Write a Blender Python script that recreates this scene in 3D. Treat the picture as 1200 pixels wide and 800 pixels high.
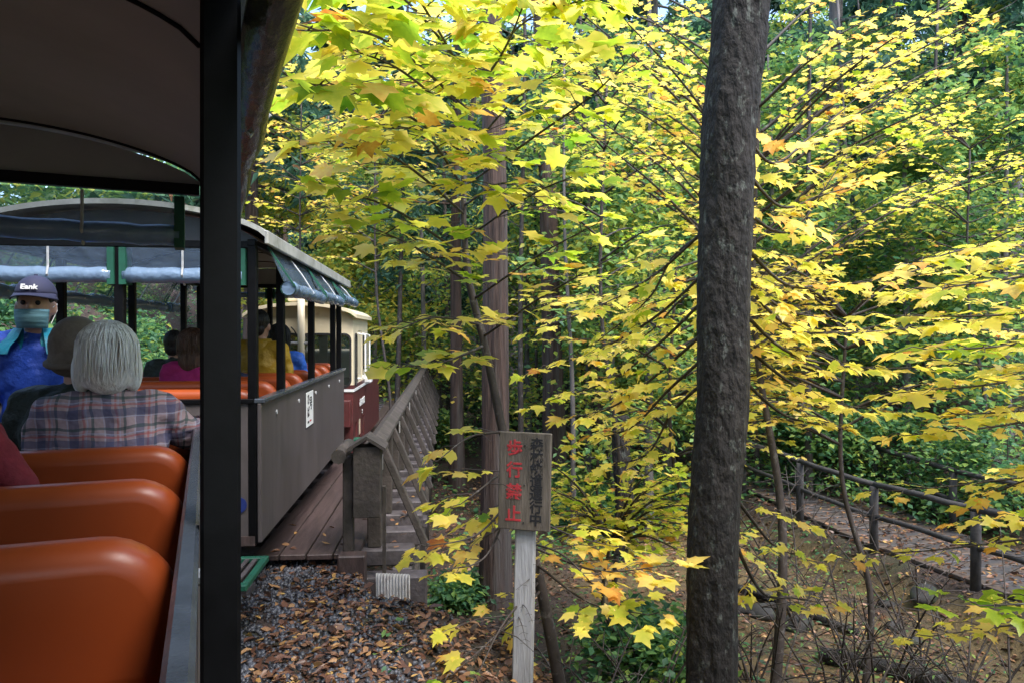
import bpy, bmesh, math, random
import numpy as np
from mathutils import Vector, Matrix, Euler

# ------------------------------------------------------------------ reset
for o in list(bpy.data.objects):
    bpy.data.objects.remove(o)
random.seed(7)
RNG = np.random.default_rng(11)
SC = bpy.context.scene
COL = SC.collection
R = math.radians
H = 1.6          # eye height above the sleeper tops
F = 870.0        # focal length in photograph pixels (1200 wide)

# ------------------------------------------------------------------ camera
cam = bpy.data.cameras.new('camera')
cam.sensor_width = 36.0
cam.lens = F / 1200 * 36
cam.shift_y = 5 / 1200
cam.clip_start = 0.03
cam.clip_end = 600
camo = bpy.data.objects.new('camera', cam)
COL.objects.link(camo)
camo.location = (0, 0, H)
camo.rotation_euler = (R(90), 0, 0)
SC.camera = camo

# ------------------------------------------------------------------ sky and sun (bright overcast)
SUN_EL, SUN_AZ = 58, 140           # azimuth clockwise from +Y
w = bpy.data.worlds.new('World')
SC.world = w
w.use_nodes = True
nt = w.node_tree
sky = nt.nodes.new('ShaderNodeTexSky')
sky.sky_type = 'NISHITA'
sky.sun_disc = False
sky.sun_elevation = R(SUN_EL)
sky.sun_rotation = R(SUN_AZ)
sky.air_density = 1.0
sky.dust_density = 1.5
sky.ozone_density = 1.0
nt.links.new(sky.outputs[0], nt.nodes['Background'].inputs[0])
nt.nodes['Background'].inputs[1].default_value = 0.15
sl = bpy.data.lights.new('sun', 'SUN')
sl.energy = 1.5
sl.angle = R(30)
sl.color = (1.0, 0.97, 0.93)
so = bpy.data.objects.new('sun', sl)
COL.objects.link(so)
sd = Vector((math.sin(R(SUN_AZ)) * math.cos(R(SUN_EL)), math.cos(R(SUN_AZ)) * math.cos(R(SUN_EL)), math.sin(R(SUN_EL))))
so.rotation_euler = sd.to_track_quat('Z', 'Y').to_euler()
SC.view_settings.view_transform = 'Standard'
SC.view_settings.look = 'None'
SC.view_settings.gamma = 1
SC.view_settings.exposure = 2.0
SC.view_settings.use_curve_mapping = False

# ------------------------------------------------------------------ helpers
def P(px, py, d):
    """a point of the place seen at photograph pixel px,py and d metres ahead"""
    return Vector(((px - 600) / F * d, d, H - (py - 405) / F * d))

def tag(o, label=None, cat=None, group=None, kind=None):
    if label: o['label'] = label
    if cat: o['category'] = cat
    if group: o['group'] = group
    if kind: o['kind'] = kind
    return o

def empty(name, loc=(0, 0, 0), rz=0.0, parent=None):
    o = bpy.data.objects.new(name, None)
    COL.objects.link(o)
    o.empty_display_size = 0.1
    o.location = loc
    o.rotation_euler = (0, 0, rz)
    o.parent = parent
    return o

def link(name, me, mat=None, parent=None):
    o = bpy.data.objects.new(name, me)
    COL.objects.link(o)
    if mat is not None and len(me.materials) == 0:
        me.materials.append(mat)
    o.parent = parent
    return o

class MB:
    def __init__(s):
        s.v = []; s.f = []
    def add(s, vs, fs):
        k = len(s.v)
        s.v.extend([tuple(v) for v in vs])
        s.f.extend([tuple(i + k for i in f) for f in fs])
        return s
    def box(s, c, size, rot=None):
        hx, hy, hz = size[0] / 2, size[1] / 2, size[2] / 2
        vs = [Vector((x, y, z)) for z in (-hz, hz) for y in (-hy, hy) for x in (-hx, hx)]
        if rot is not None:
            vs = [rot @ v for v in vs]
        c = Vector(c)
        return s.add([v + c for v in vs], [(0, 2, 3, 1), (4, 5, 7, 6), (0, 1, 5, 4), (2, 6, 7, 3), (0, 4, 6, 2), (1, 3, 7, 5)])
    def mm(s, x0, x1, y0, y1, z0, z1):
        return s.box(((x0 + x1) / 2, (y0 + y1) / 2, (z0 + z1) / 2), (abs(x1 - x0), abs(y1 - y0), abs(z1 - z0)))
    def beam(s, a, b, wdt, hgt, up=(0, 0, 1)):
        a, b = Vector(a), Vector(b)
        d = (b - a); L = d.length; d.normalize()
        x = d.cross(Vector(up))
        if x.length < 1e-4: x = d.cross(Vector((1, 0, 0)))
        x.normalize(); z = x.cross(d)
        m = Matrix((x, d, z)).transposed()
        return s.box((a + b) / 2, (wdt, L, hgt), m)
    def tube(s, pts, rad, n=8, cap=True):
        pts = [Vector(p) for p in pts]
        if not hasattr(rad, '__len__'): rad = [rad] * len(pts)
        vs = []; fs = []
        ref = Vector((0.31, 0.17, 0.93))
        for i, p in enumerate(pts):
            t = pts[min(i + 1, len(pts) - 1)] - pts[max(i - 1, 0)]
            if t.length < 1e-9: t = Vector((0, 0, 1))
            t.normalize()
            a = t.cross(ref)
            if a.length < 0.05: a = t.cross(Vector((1, 0, 0)))
            a.normalize(); b = t.cross(a)
            for k in range(n):
                an = 2 * math.pi * k / n
                vs.append(p + (a * math.cos(an) + b * math.sin(an)) * rad[i])
        for i in range(len(pts) - 1):
            for k in range(n):
                k2 = (k + 1) % n
                fs.append((i * n + k, i * n + k2, (i + 1) * n + k2, (i + 1) * n + k))
        if cap:
            fs.append(tuple(range(n))[::-1]); fs.append(tuple((len(pts) - 1) * n + k for k in range(n)))
        return s.add(vs, fs)
    def sheet(s, grid, thick=None):
        """grid: rows of points"""
        nr, nc = len(grid), len(grid[0])
        vs = [p for r in grid for p in r]
        fs = [(i * nc + j, i * nc + j + 1, (i + 1) * nc + j + 1, (i + 1) * nc + j) for i in range(nr - 1) for j in range(nc - 1)]
        return s.add(vs, fs)
    def mesh(s, name, smooth=False, bevel=0, seg=1):
        me = bpy.data.meshes.new(name)
        me.from_pydata(s.v, [], s.f)
        if bevel:
            bm = bmesh.new(); bm.from_mesh(me)
            bmesh.ops.bevel(bm, geom=[e for e in bm.edges if len(e.link_faces) == 2 and e.calc_face_angle(0) > 0.5], offset=bevel, segments=seg, affect='EDGES', profile=0.5)
            bm.to_mesh(me); bm.free()
        if smooth:
            bm = bmesh.new(); bm.from_mesh(me)
            bmesh.ops.recalc_face_normals(bm, faces=bm.faces); bm.to_mesh(me); bm.free()
            me.polygons.foreach_set('use_smooth', np.array([len(q.vertices) == 4 for q in me.polygons], dtype=bool))
        me.update()
        return me
    def build(s, name, mat, parent=None, smooth=False, bevel=0, seg=1):
        return link(name, s.mesh(name, smooth, bevel, seg), mat, parent)

def np_mesh(name, V, T, tint=None, nper=3, smooth=False):
    """fast mesh: V (n,3), T (m,nper) ints, tint per vertex"""
    me = bpy.data.meshes.new(name)
    V = np.ascontiguousarray(V, dtype=np.float32); T = np.ascontiguousarray(T, dtype=np.int32)
    me.vertices.add(len(V)); me.vertices.foreach_set('co', V.ravel())
    m = len(T)
    me.loops.add(m * nper); me.loops.foreach_set('vertex_index', T.ravel())
    me.polygons.add(m)
    me.polygons.foreach_set('loop_start', np.arange(0, m * nper, nper, dtype=np.int32))
    me.polygons.foreach_set('loop_total', np.full(m, nper, dtype=np.int32))
    if smooth: me.polygons.foreach_set('use_smooth', np.ones(m, dtype=bool))
    me.update(calc_edges=True)
    if tint is not None:
        a = me.attributes.new('tint', 'FLOAT', 'POINT')
        a.data.foreach_set('value', np.ascontiguousarray(tint, dtype=np.float32))
    return me

# ------------------------------------------------------------------ materials
MATS = {}
def newmat(name):
    m = bpy.data.materials.new(name); m.use_nodes = True
    nt = m.node_tree; b = nt.nodes['Principled BSDF']
    return m, nt, b

def N(nt, t, **kw):
    n = nt.nodes.new(t)
    for k, v in kw.items(): setattr(n, k, v)
    return n

def ramp(nt, stops):
    r = nt.nodes.new('ShaderNodeValToRGB')
    e = r.color_ramp.elements
    while len(e) < len(stops): e.new(0.5)
    for i, (p, c) in enumerate(stops):
        e[i].position = p; e[i].color = (*c, 1)
    return r

def plain(name, col, rough=0.6, metal=0.0, var=0.25, scale=6.0, bump=0.15, bscale=40.0, stretch=(1, 1, 1), col2=None, spec=0.5, detail=6, bdist=0.01, dirt=None, vmin=0.3, vmax=0.7):
    m, nt, b = newmat(name)
    tc = N(nt, 'ShaderNodeTexCoord'); mp = N(nt, 'ShaderNodeMapping')
    mp.inputs['Scale'].default_value = stretch
    nt.links.new(tc.outputs['Object'], mp.inputs[0])
    n1 = N(nt, 'ShaderNodeTexNoise'); n1.inputs['Scale'].default_value = scale; n1.inputs['Detail'].default_value = detail
    n1.inputs['Roughness'].default_value = 0.65
    nt.links.new(mp.outputs[0], n1.inputs['Vector'])
    c2 = col2 or tuple(c * (1 - var) for c in col)
    c1 = col if col2 else tuple(min(1, c * (1 + var * 0.6)) for c in col)
    rp = ramp(nt, [(vmin, c2), (vmax, c1)])
    nt.links.new(n1.outputs['Fac'], rp.inputs[0])
    out = rp.outputs[0]
    if dirt:
        dcol, dscale, lo, hi = dirt
        n3 = N(nt, 'ShaderNodeTexNoise'); n3.inputs['Scale'].default_value = dscale; n3.inputs['Detail'].default_value = 8
        n3.inputs['Roughness'].default_value = 0.7
        nt.links.new(mp.outputs[0], n3.inputs['Vector'])
        r3 = ramp(nt, [(lo, (0, 0, 0)), (hi, (1, 1, 1))])
        nt.links.new(n3.outputs['Fac'], r3.inputs[0])
        mx = N(nt, 'ShaderNodeMixRGB'); mx.inputs[2].default_value = (*dcol, 1)
        nt.links.new(r3.outputs[0], mx.inputs[0]); nt.links.new(out, mx.inputs[1])
        out = mx.outputs[0]
    nt.links.new(out, b.inputs['Base Color'])
    b.inputs['Roughness'].default_value = rough
    b.inputs['Metallic'].default_value = metal
    b.inputs['Specular IOR Level'].default_value = spec
    if bump:
        n2 = N(nt, 'ShaderNodeTexNoise'); n2.inputs['Scale'].default_value = bscale; n2.inputs['Detail'].default_value = 6
        nt.links.new(mp.outputs[0], n2.inputs['Vector'])
        bp = N(nt, 'ShaderNodeBump'); bp.inputs['Strength'].default_value = bump; bp.inputs['Distance'].default_value = bdist
        nt.links.new(n2.outputs['Fac'], bp.inputs['Height']); nt.links.new(bp.outputs[0], b.inputs['Normal'])
    MATS[name] = m
    return m

def leafmat(name, stops, trans=0.45, rough=0.45, tgain=1.0, spec=0.4):
    m, nt, b = newmat(name)
    at = N(nt, 'ShaderNodeAttribute'); at.attribute_name = 'tint'
    tc = N(nt, 'ShaderNodeTexCoord'); n1 = N(nt, 'ShaderNodeTexNoise')
    n1.inputs['Scale'].default_value = 9; nt.links.new(tc.outputs['Object'], n1.inputs['Vector'])
    ad = N(nt, 'ShaderNodeMath', operation='MULTIPLY_ADD'); ad.inputs[1].default_value = 0.16
    nt.links.new(n1.outputs['Fac'], ad.inputs[0])
    sb = N(nt, 'ShaderNodeMath', operation='SUBTRACT'); sb.inputs[1].default_value = 0.08
    nt.links.new(at.outputs['Fac'], sb.inputs[0]); nt.links.new(sb.outputs[0], ad.inputs[2])
    rp = ramp(nt, stops); nt.links.new(ad.outputs[0], rp.inputs[0])
    nt.links.new(rp.outputs[0], b.inputs['Base Color'])
    b.inputs['Roughness'].default_value = rough
    b.inputs['Specular IOR Level'].default_value = spec
    tr = N(nt, 'ShaderNodeBsdfTranslucent')
    g = N(nt, 'ShaderNodeMixRGB', blend_type='MULTIPLY'); g.inputs[0].default_value = 1; g.inputs[2].default_value = (tgain, tgain, tgain, 1)
    nt.links.new(rp.outputs[0], g.inputs[1]); nt.links.new(g.outputs[0], tr.inputs[0])
    mx = N(nt, 'ShaderNodeMixShader'); mx.inputs[0].default_value = trans
    nt.links.new(b.outputs[0], mx.inputs[1]); nt.links.new(tr.outputs[0], mx.inputs[2])
    nt.links.new(mx.outputs[0], nt.nodes['Material Output'].inputs[0])
    MATS[name] = m
    return m

leafmat('maple_leaf', [(0.0, (0.10, 0.24, 0.02)), (0.25, (0.34, 0.46, 0.03)), (0.48, (0.74, 0.66, 0.10)), (0.68, (0.82, 0.65, 0.17)), (0.85, (0.74, 0.40, 0.08)), (1.0, (0.42, 0.13, 0.03))], 0.58, 0.35, 1.4)
leafmat('wood_leaf', [(0.0, (0.025, 0.078, 0.048)), (0.35, (0.072, 0.19, 0.085)), (0.6, (0.22, 0.36, 0.085)), (0.8, (0.52, 0.50, 0.08)), (1.0, (0.66, 0.46, 0.08))], 0.5, 0.5, 1.3)
leafmat('needle', [(0.0, (0.024, 0.072, 0.050)), (0.6, (0.078, 0.18, 0.115)), (0.85, (0.15, 0.27, 0.14)), (1.0, (0.24, 0.10, 0.04))], 0.35, 0.55, 1.1)
leafmat('litter', [(0.0, (0.05, 0.028, 0.02)), (0.45, (0.14, 0.065, 0.04)), (0.7, (0.28, 0.15, 0.08)), (0.9, (0.40, 0.22, 0.07)), (1.0, (0.50, 0.32, 0.10))], 0.12, 0.4)
plain('bark_dark', (0.0145, 0.0115, 0.010), 0.9, var=0.75, scale=16, bump=1.0, bscale=22, stretch=(1, 1, 0.5), dirt=((0.085, 0.092, 0.08), 18, 0.56, 0.65), bdist=0.05)
plain('bark_cedar', (0.082, 0.050, 0.040), 0.9, var=0.75, scale=13, bump=1.0, bscale=34, stretch=(1, 1, 0.06), dirt=((0.12, 0.105, 0.098), 4, 0.48, 0.66), bdist=0.05)
plain('bark_grey', (0.14, 0.125, 0.12), 0.9, var=0.5, scale=12, bump=0.8, bscale=20, stretch=(1, 1, 0.25), bdist=0.02)
plain('twig', (0.045, 0.034, 0.030), 0.7, var=0.4, scale=20, bump=0.2, dirt=((0.17, 0.16, 0.15), 12, 0.55, 0.7))
plain('steel_black', (0.0035, 0.0035, 0.0042), 0.45, spec=0.18, var=0.5, scale=20, bump=0.12, bscale=120, bdist=0.002)
plain('panel_grey', (0.095, 0.080, 0.080), 0.42, metal=0.0, var=0.22, scale=3.0, bump=0.08, bscale=12, stretch=(1, 1, 0.35), dirt=((0.055, 0.05, 0.045), 5, 0.50, 0.74), bdist=0.004)
plain('panel_dark', (0.030, 0.032, 0.036), 0.5, var=0.3, scale=5, bump=0.05)
plain('ledge_wet', (0.06, 0.07, 0.085), 0.22, var=0.35, scale=14, bump=0.35, bscale=60, bdist=0.003)
plain('ceiling_white', (0.38, 0.368, 0.36), 0.8, var=0.12, scale=2, bump=0.06, bscale=8)
plain('roof_grey', (0.36, 0.36, 0.33), 0.6, var=0.3, scale=4, bump=0.1, bscale=18, dirt=((0.13, 0.14, 0.09), 6, 0.5, 0.75))
plain('orange_vinyl', (0.33, 0.060, 0.012), 0.36, var=0.10, scale=3, bump=0.08, bscale=240, bdist=0.001, dirt=((0.30, 0.06, 0.012), 7, 0.55, 0.8))
plain('green_webbing', (0.008, 0.085, 0.05), 0.6, var=0.3, scale=10, bump=0.3, bscale=200, bdist=0.001)
plain('strap_white', (0.45, 0.46, 0.46), 0.6, var=0.3, scale=20)
plain('cream_paint', (0.80, 0.69, 0.48), 0.35, var=0.10, scale=3, bump=0.05, dirt=((0.42, 0.27, 0.14), 5, 0.62, 0.78))
plain('maroon_paint', (0.105, 0.026, 0.026), 0.4, var=0.3, scale=4, bump=0.1, dirt=((0.10, 0.055, 0.045), 6, 0.5, 0.75))
plain('white_paint', (0.78, 0.78, 0.76), 0.4, var=0.08, scale=5, bump=0.03)
plain('ink_black', (0.02, 0.02, 0.022), 0.6, var=0.3, bump=0)
plain('ink_sign', (0.010, 0.010, 0.013), 0.8, var=0.3, scale=40, bump=0, dirt=((0.05, 0.043, 0.036), 60, 0.6, 0.75))
plain('red_sign', (0.44, 0.03, 0.04), 0.7, var=0.4, scale=30, bump=0, dirt=((0.11, 0.06, 0.05), 45, 0.52, 0.68))
plain('blue_mark', (0.015, 0.03, 0.16), 0.5, var=0.2, bump=0)
plain('sign_wood', (0.115, 0.095, 0.078), 0.85, var=0.55, scale=10, bump=0.5, bscale=50, stretch=(4, 4, 0.35), dirt=((0.06, 0.055, 0.045), 6, 0.5, 0.75))
plain('post_wood', (0.37, 0.375, 0.40), 0.85, var=0.3, scale=12, bump=0.5, bscale=50, stretch=(3, 3, 0.3), dirt=((0.20, 0.19, 0.18), 5, 0.5, 0.7))
plain('trestle_wood', (0.066, 0.053, 0.046), 0.85, var=0.5, scale=7, bump=0.6, bscale=36, stretch=(1, 1, 1), dirt=((0.03, 0.028, 0.018), 5, 0.48, 0.7))
plain('deck_wood', (0.075, 0.050, 0.047), 0.5, var=0.5, scale=6, bump=0.4, bscale=30, stretch=(4, 0.35, 1), dirt=((0.04, 0.03, 0.026), 4, 0.5, 0.7))
plain('sleeper_wood', (0.085, 0.072, 0.075), 0.6, var=0.5, scale=10, bump=0.5, bscale=40)
plain('rail_steel', (0.10, 0.085, 0.08), 0.45, metal=0.6, var=0.4, scale=20, bump=0.2)
plain('rail_shine', (0.45, 0.44, 0.44), 0.3, metal=1.0, var=0.2, scale=10, bump=0.05)
plain('iron_rust', (0.045, 0.032, 0.03), 0.7, var=0.5, scale=15, bump=0.3)
plain('stone', (0.062, 0.064, 0.076), 0.42, var=0.8, scale=8, bump=0.4, bscale=30, detail=2)
plain('boulder', (0.032, 0.030, 0.028), 0.8, var=0.5, scale=5, bump=0.8, bscale=14, dirt=((0.05, 0.075, 0.025), 3, 0.5, 0.65))
plain('corrugated', (0.46, 0.45, 0.44), 0.5, var=0.35, scale=8, bump=0.2, dirt=((0.19, 0.13, 0.09), 9, 0.5, 0.7))
plain('fence_wood', (0.042, 0.038, 0.037), 0.8, var=0.5, scale=10, bump=0.5, bscale=30)
plain('skin', (0.52, 0.30, 0.22), 0.5, var=0.12, scale=8, bump=0.1, bscale=90, bdist=0.001)
plain('hair_white', (0.90, 0.87, 0.82), 0.5, var=0.35, scale=10, bump=0.5, bscale=16, stretch=(5, 5, 0.5), bdist=0.02)
plain('hair_black', (0.014, 0.012, 0.012), 0.45, var=0.5, scale=10, bump=0.9, bscale=16, stretch=(5, 5, 0.5), bdist=0.02)
plain('hair_brown', (0.10, 0.052, 0.032), 0.45, var=0.6, scale=9, bump=1.0, bscale=14, stretch=(5, 5, 0.5), bdist=0.02)
plain('knit_beige', (0.20, 0.165, 0.13), 0.9, var=0.3, scale=16, bump=0.6, bscale=70, bdist=0.004)
plain('cap_navy', (0.030, 0.032, 0.075), 0.75, var=0.2, scale=10, bump=0.3, bscale=120, bdist=0.001)
plain('mask_blue', (0.14, 0.30, 0.36), 0.8, var=0.15, scale=8, bump=0.6, bscale=14, stretch=(0.5, 0.5, 4), bdist=0.01)
plain('jacket_blue', (0.010, 0.06, 0.42), 0.62, var=0.25, scale=5, bump=1.0, bscale=7, bdist=0.05)
plain('jacket_teal', (0.008, 0.22, 0.32), 0.5, var=0.2, scale=6, bump=0.8, bscale=10, bdist=0.03)
plain('jacket_yellow', (0.42, 0.245, 0.012), 0.55, var=0.2, scale=5, bump=1.0, bscale=8, bdist=0.05)
plain('jacket_sky', (0.03, 0.14, 0.60), 0.5, var=0.2, scale=5, bump=1.0, bscale=8, bdist=0.05)
plain('top_magenta', (0.32, 0.010, 0.11), 0.85, var=0.2, scale=5, bump=0.7, bscale=9, bdist=0.03)
plain('coat_olive', (0.022, 0.030, 0.022), 0.7, var=0.4, scale=6, bump=1.0, bscale=9, bdist=0.04)
plain('coat_navy', (0.014, 0.02, 0.06), 0.7, var=0.3, scale=6, bump=1.0, bscale=9, bdist=0.04)
plain('fleece_red', (0.22, 0.022, 0.028), 0.95, var=0.3, scale=20, bump=0.6, bscale=60, bdist=0.006)
plain('denim', (0.02, 0.04, 0.12), 0.85, var=0.3, scale=30, bump=0.4, bscale=150, bdist=0.002)
plain('trouser_dark', (0.03, 0.03, 0.035), 0.85, var=0.3, scale=10, bump=0.6, bscale=12, bdist=0.02)
plain('shoe', (0.03, 0.028, 0.028), 0.6, var=0.3)
plain('lamp_glass', (0.5, 0.5, 0.48), 0.1, var=0.1, bump=0)

# window glass of the engine
m, nt_, b_ = newmat('cab_glass')
b_.inputs['Base Color'].default_value = (0.02, 0.03, 0.028, 1); b_.inputs['Roughness'].default_value = 0.06
tr_ = N(nt_, 'ShaderNodeBsdfTransparent'); mx_ = N(nt_, 'ShaderNodeMixShader'); mx_.inputs[0].default_value = 0.75
nt_.links.new(tr_.outputs[0], mx_.inputs[1]); nt_.links.new(b_.outputs[0], mx_.inputs[2])
nt_.links.new(mx_.outputs[0], nt_.nodes['Material Output'].inputs[0]); MATS['cab_glass'] = m

def vinyl(name, fac, col, rough=0.16):
    m, nt, b = newmat(name)
    tc = N(nt, 'ShaderNodeTexCoord'); n2 = N(nt, 'ShaderNodeTexNoise'); n2.inputs['Scale'].default_value = 7; n2.inputs['Detail'].default_value = 4
    mp = N(nt, 'ShaderNodeMapping'); mp.inputs['Scale'].default_value = (2.0, 0.7, 2.0)
    nt.links.new(tc.outputs['Object'], mp.inputs[0]); nt.links.new(mp.outputs[0], n2.inputs['Vector'])
    bp = N(nt, 'ShaderNodeBump'); bp.inputs['Strength'].default_value = 0.55; bp.inputs['Distance'].default_value = 0.03
    nt.links.new(n2.outputs['Fac'], bp.inputs['Height']); nt.links.new(bp.outputs[0], b.inputs['Normal'])
    b.inputs['Base Color'].default_value = (*col, 1); b.inputs['Roughness'].default_value = rough
    b.inputs['Specular IOR Level'].default_value = 0.9
    t = N(nt, 'ShaderNodeBsdfTransparent'); t.inputs[0].default_value = (0.86, 0.92, 0.96, 1)
    mx = N(nt, 'ShaderNodeMixShader'); mx.inputs[0].default_value = fac
    nt.links.new(t.outputs[0], mx.inputs[1]); nt.links.new(b.outputs[0], mx.inputs[2])
    nt.links.new(mx.outputs[0], nt.nodes['Material Output'].inputs[0]); MATS[name] = m
vinyl('vinyl_clear', 0.55, (0.11, 0.16, 0.23))
vinyl('vinyl_dark', 0.93, (0.035, 0.036, 0.035), 0.25)
vinyl('vinyl_roll', 0.78, (0.20, 0.29, 0.42), 0.18)

# plaid shirt: bands crossing in the cloth's own coordinates
m, nt_, b_ = newmat('plaid')
tc_ = N(nt_, 'ShaderNodeTexCoord'); sep = N(nt_, 'ShaderNodeSeparateXYZ')
nz_ = N(nt_, 'ShaderNodeTexNoise'); nz_.inputs['Scale'].default_value = 6
ma_ = N(nt_, 'ShaderNodeMixRGB', blend_type='LINEAR_LIGHT'); ma_.inputs[0].default_value = 0.025
nt_.links.new(tc_.outputs['Object'], nz_.inputs['Vector']); nt_.links.new(tc_.outputs['Object'], ma_.inputs[1]); nt_.links.new(nz_.outputs['Color'], ma_.inputs[2])
nt_.links.new(ma_.outputs[0], sep.inputs[0])
def band(src, freq, off, width):
    a = N(nt_, 'ShaderNodeMath', operation='MULTIPLY_ADD'); a.inputs[1].default_value = freq; a.inputs[2].default_value = off
    nt_.links.new(src, a.inputs[0])
    f = N(nt_, 'ShaderNodeMath', operation='FRACT'); nt_.links.new(a.outputs[0], f.inputs[0])
    l = N(nt_, 'ShaderNodeMath', operation='LESS_THAN'); l.inputs[1].default_value = width; nt_.links.new(f.outputs[0], l.inputs[0])
    return l.outputs[0]
cur = None
def over(prev, colr, fac, k):
    mx = N(nt_, 'ShaderNodeMixRGB'); mx.inputs[2].default_value = (*colr, 1)
    ml = N(nt_, 'ShaderNodeMath', operation='MULTIPLY'); ml.inputs[1].default_value = k
    nt_.links.new(fac, ml.inputs[0]); nt_.links.new(ml.outputs[0], mx.inputs[0])
    if prev is None: mx.inputs[1].default_value = (0.42, 0.29, 0.30, 1)
    else: nt_.links.new(prev, mx.inputs[1])
    return mx.outputs[0]
for src in ('X', 'Z'):
    s_ = sep.outputs[src]
    cur = over(cur, (0.05, 0.06, 0.14), band(s_, 9.5, 0.1, 0.26), 0.62)
    cur = over(cur, (0.03, 0.07, 0.07), band(s_, 9.5, 0.52, 0.09), 0.7)
    cur = over(cur, (0.42, 0.09, 0.08), band(s_, 9.5, 0.75, 0.06), 0.6)
    cur = over(cur, (0.40, 0.42, 0.55), band(s_, 19, 0.3, 0.07), 0.5)
nt_.links.new(cur, b_.inputs['Base Color']); b_.inputs['Roughness'].default_value = 0.85
bp_ = N(nt_, 'ShaderNodeBump'); bp_.inputs['Strength'].default_value = 1.0; bp_.inputs['Distance'].default_value = 0.04
n5_ = N(nt_, 'ShaderNodeTexNoise'); n5_.inputs['Scale'].default_value = 9; n5_.inputs['Detail'].default_value = 3
nt_.links.new(tc_.outputs['Object'], n5_.inputs['Vector']); nt_.links.new(n5_.outputs['Fac'], bp_.inputs['Height']); nt_.links.new(bp_.outputs[0], b_.inputs['Normal'])
MATS['plaid'] = m

# ground: damp leaf litter, moss, golden needle drift on the ravine floor
m, nt_, b_ = newmat('forest_floor')
g_ = N(nt_, 'ShaderNodeNewGeometry'); sp_ = N(nt_, 'ShaderNodeSeparateXYZ'); nt_.links.new(g_.outputs['Position'], sp_.inputs[0])
def gn(scale, detail=8, rough=0.7):
    n = N(nt_, 'ShaderNodeTexNoise'); n.inputs['Scale'].default_value = scale; n.inputs['Detail'].default_value = detail; n.inputs['Roughness'].default_value = rough
    nt_.links.new(g_.outputs['Position'], n.inputs['Vector']); return n.outputs['Fac']
r1 = ramp(nt_, [(0.30, (0.016, 0.011, 0.010)), (0.5, (0.045, 0.028, 0.022)), (0.66, (0.090, 0.058, 0.044)), (0.78, (0.15, 0.10, 0.065))]); nt_.links.new(gn(16), r1.inputs[0])
r2 = ramp(nt_, [(0.50, (0, 0, 0)), (0.62, (1, 1, 1))]); nt_.links.new(gn(0.9), r2.inputs[0])
r3 = ramp(nt_, [(0.3, (0.02, 0.035, 0.012)), (0.7, (0.075, 0.10, 0.03))]); nt_.links.new(gn(20), r3.inputs[0])
mxa = N(nt_, 'ShaderNodeMixRGB'); nt_.links.new(r1.outputs[0], mxa.inputs[1]); nt_.links.new(r3.outputs[0], mxa.inputs[2])
ml_ = N(nt_, 'ShaderNodeMath', operation='MULTIPLY'); ml_.inputs[1].default_value = 0.55; nt_.links.new(r2.outputs[0], ml_.inputs[0]); nt_.links.new(ml_.outputs[0], mxa.inputs[0])
r4 = ramp(nt_, [(0.3, (0.05, 0.034, 0.015)), (0.5, (0.13, 0.088, 0.034)), (0.7, (0.19, 0.135, 0.055))]); nt_.links.new(gn(38), r4.inputs[0])
zr_ = N(nt_, 'ShaderNodeMapRange'); zr_.inputs[1].default_value = -1.28; zr_.inputs[2].default_value = -1.5; nt_.links.new(sp_.outputs['Z'], zr_.inputs[0])
xr_ = N(nt_, 'ShaderNodeMapRange'); xr_.inputs[1].default_value = 0.1; xr_.inputs[2].default_value = 1.2; nt_.links.new(sp_.outputs['X'], xr_.inputs[0])
mu_ = N(nt_, 'ShaderNodeMath', operation='MULTIPLY'); nt_.links.new(zr_.outputs[0], mu_.inputs[0]); nt_.links.new(xr_.outputs[0], mu_.inputs[1])
r6 = ramp(nt_, [(0.36, (0, 0, 0)), (0.52, (1, 1, 1))]); nt_.links.new(gn(1.4), r6.inputs[0])
mv_ = N(nt_, 'ShaderNodeMath', operation='MULTIPLY'); nt_.links.new(mu_.outputs[0], mv_.inputs[0]); nt_.links.new(r6.outputs[0], mv_.inputs[1])
mxb = N(nt_, 'ShaderNodeMixRGB'); nt_.links.new(mv_.outputs[0], mxb.inputs[0]); nt_.links.new(mxa.outputs[0], mxb.inputs[1]); nt_.links.new(r4.outputs[0], mxb.inputs[2])
nt_.links.new(mxb.outputs[0], b_.inputs['Base Color']); b_.inputs['Roughness'].default_value = 0.85
bp_ = N(nt_, 'ShaderNodeBump'); bp_.inputs['Strength'].default_value = 0.9; bp_.inputs['Distance'].default_value = 0.05
nt_.links.new(gn(22, 6), bp_.inputs['Height']); nt_.links.new(bp_.outputs[0], b_.inputs['Normal'])
MATS['forest_floor'] = m
plain('path_boards', (0.062, 0.057, 0.060), 0.55, var=0.4, scale=5, bump=0.5, bscale=20, dirt=((0.10, 0.065, 0.045), 3, 0.45, 0.65))

# ------------------------------------------------------------------ lie of the land
GRADE = 0.016
HD1, HD2, HD3 = R(22.5), R(5.9), R(5.1)      # headings, degrees left of the view axis
W = 1.70                                     # coach width
C2 = Vector((-1.606, 4.73, -0.03))               # rear right corner of the coach ahead

def sst(a, b, x):
    t = np.clip((x - a) / (b - a), 0, 1); return t * t * (3 - 2 * t)

def track_c(y):
    y = np.asarray(y, dtype=float)
    l1 = -0.785 - (y + 0.325) * 0.4142
    l2 = -2.45 - (y - 4.62) * 0.098
    k = sst(2.4, 5.2, y)
    far = np.where(y > 30, (y - 30) ** 2 * 0.012, 0)
    return l1 * (1 - k) + l2 * k + far

def path_c(y):
    y = np.asarray(y, dtype=float)
    return 6.63 - 0.26 * (y - 8.2) - 0.010 * np.clip(y - 14, 0, 60) ** 2 * np.where(y < 40, 1, 0.5)

def path_z(y):
    y = np.asarray(y, dtype=float)
    return -1.28 + np.clip(y - 11, 0, 50) * 0.075

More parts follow.
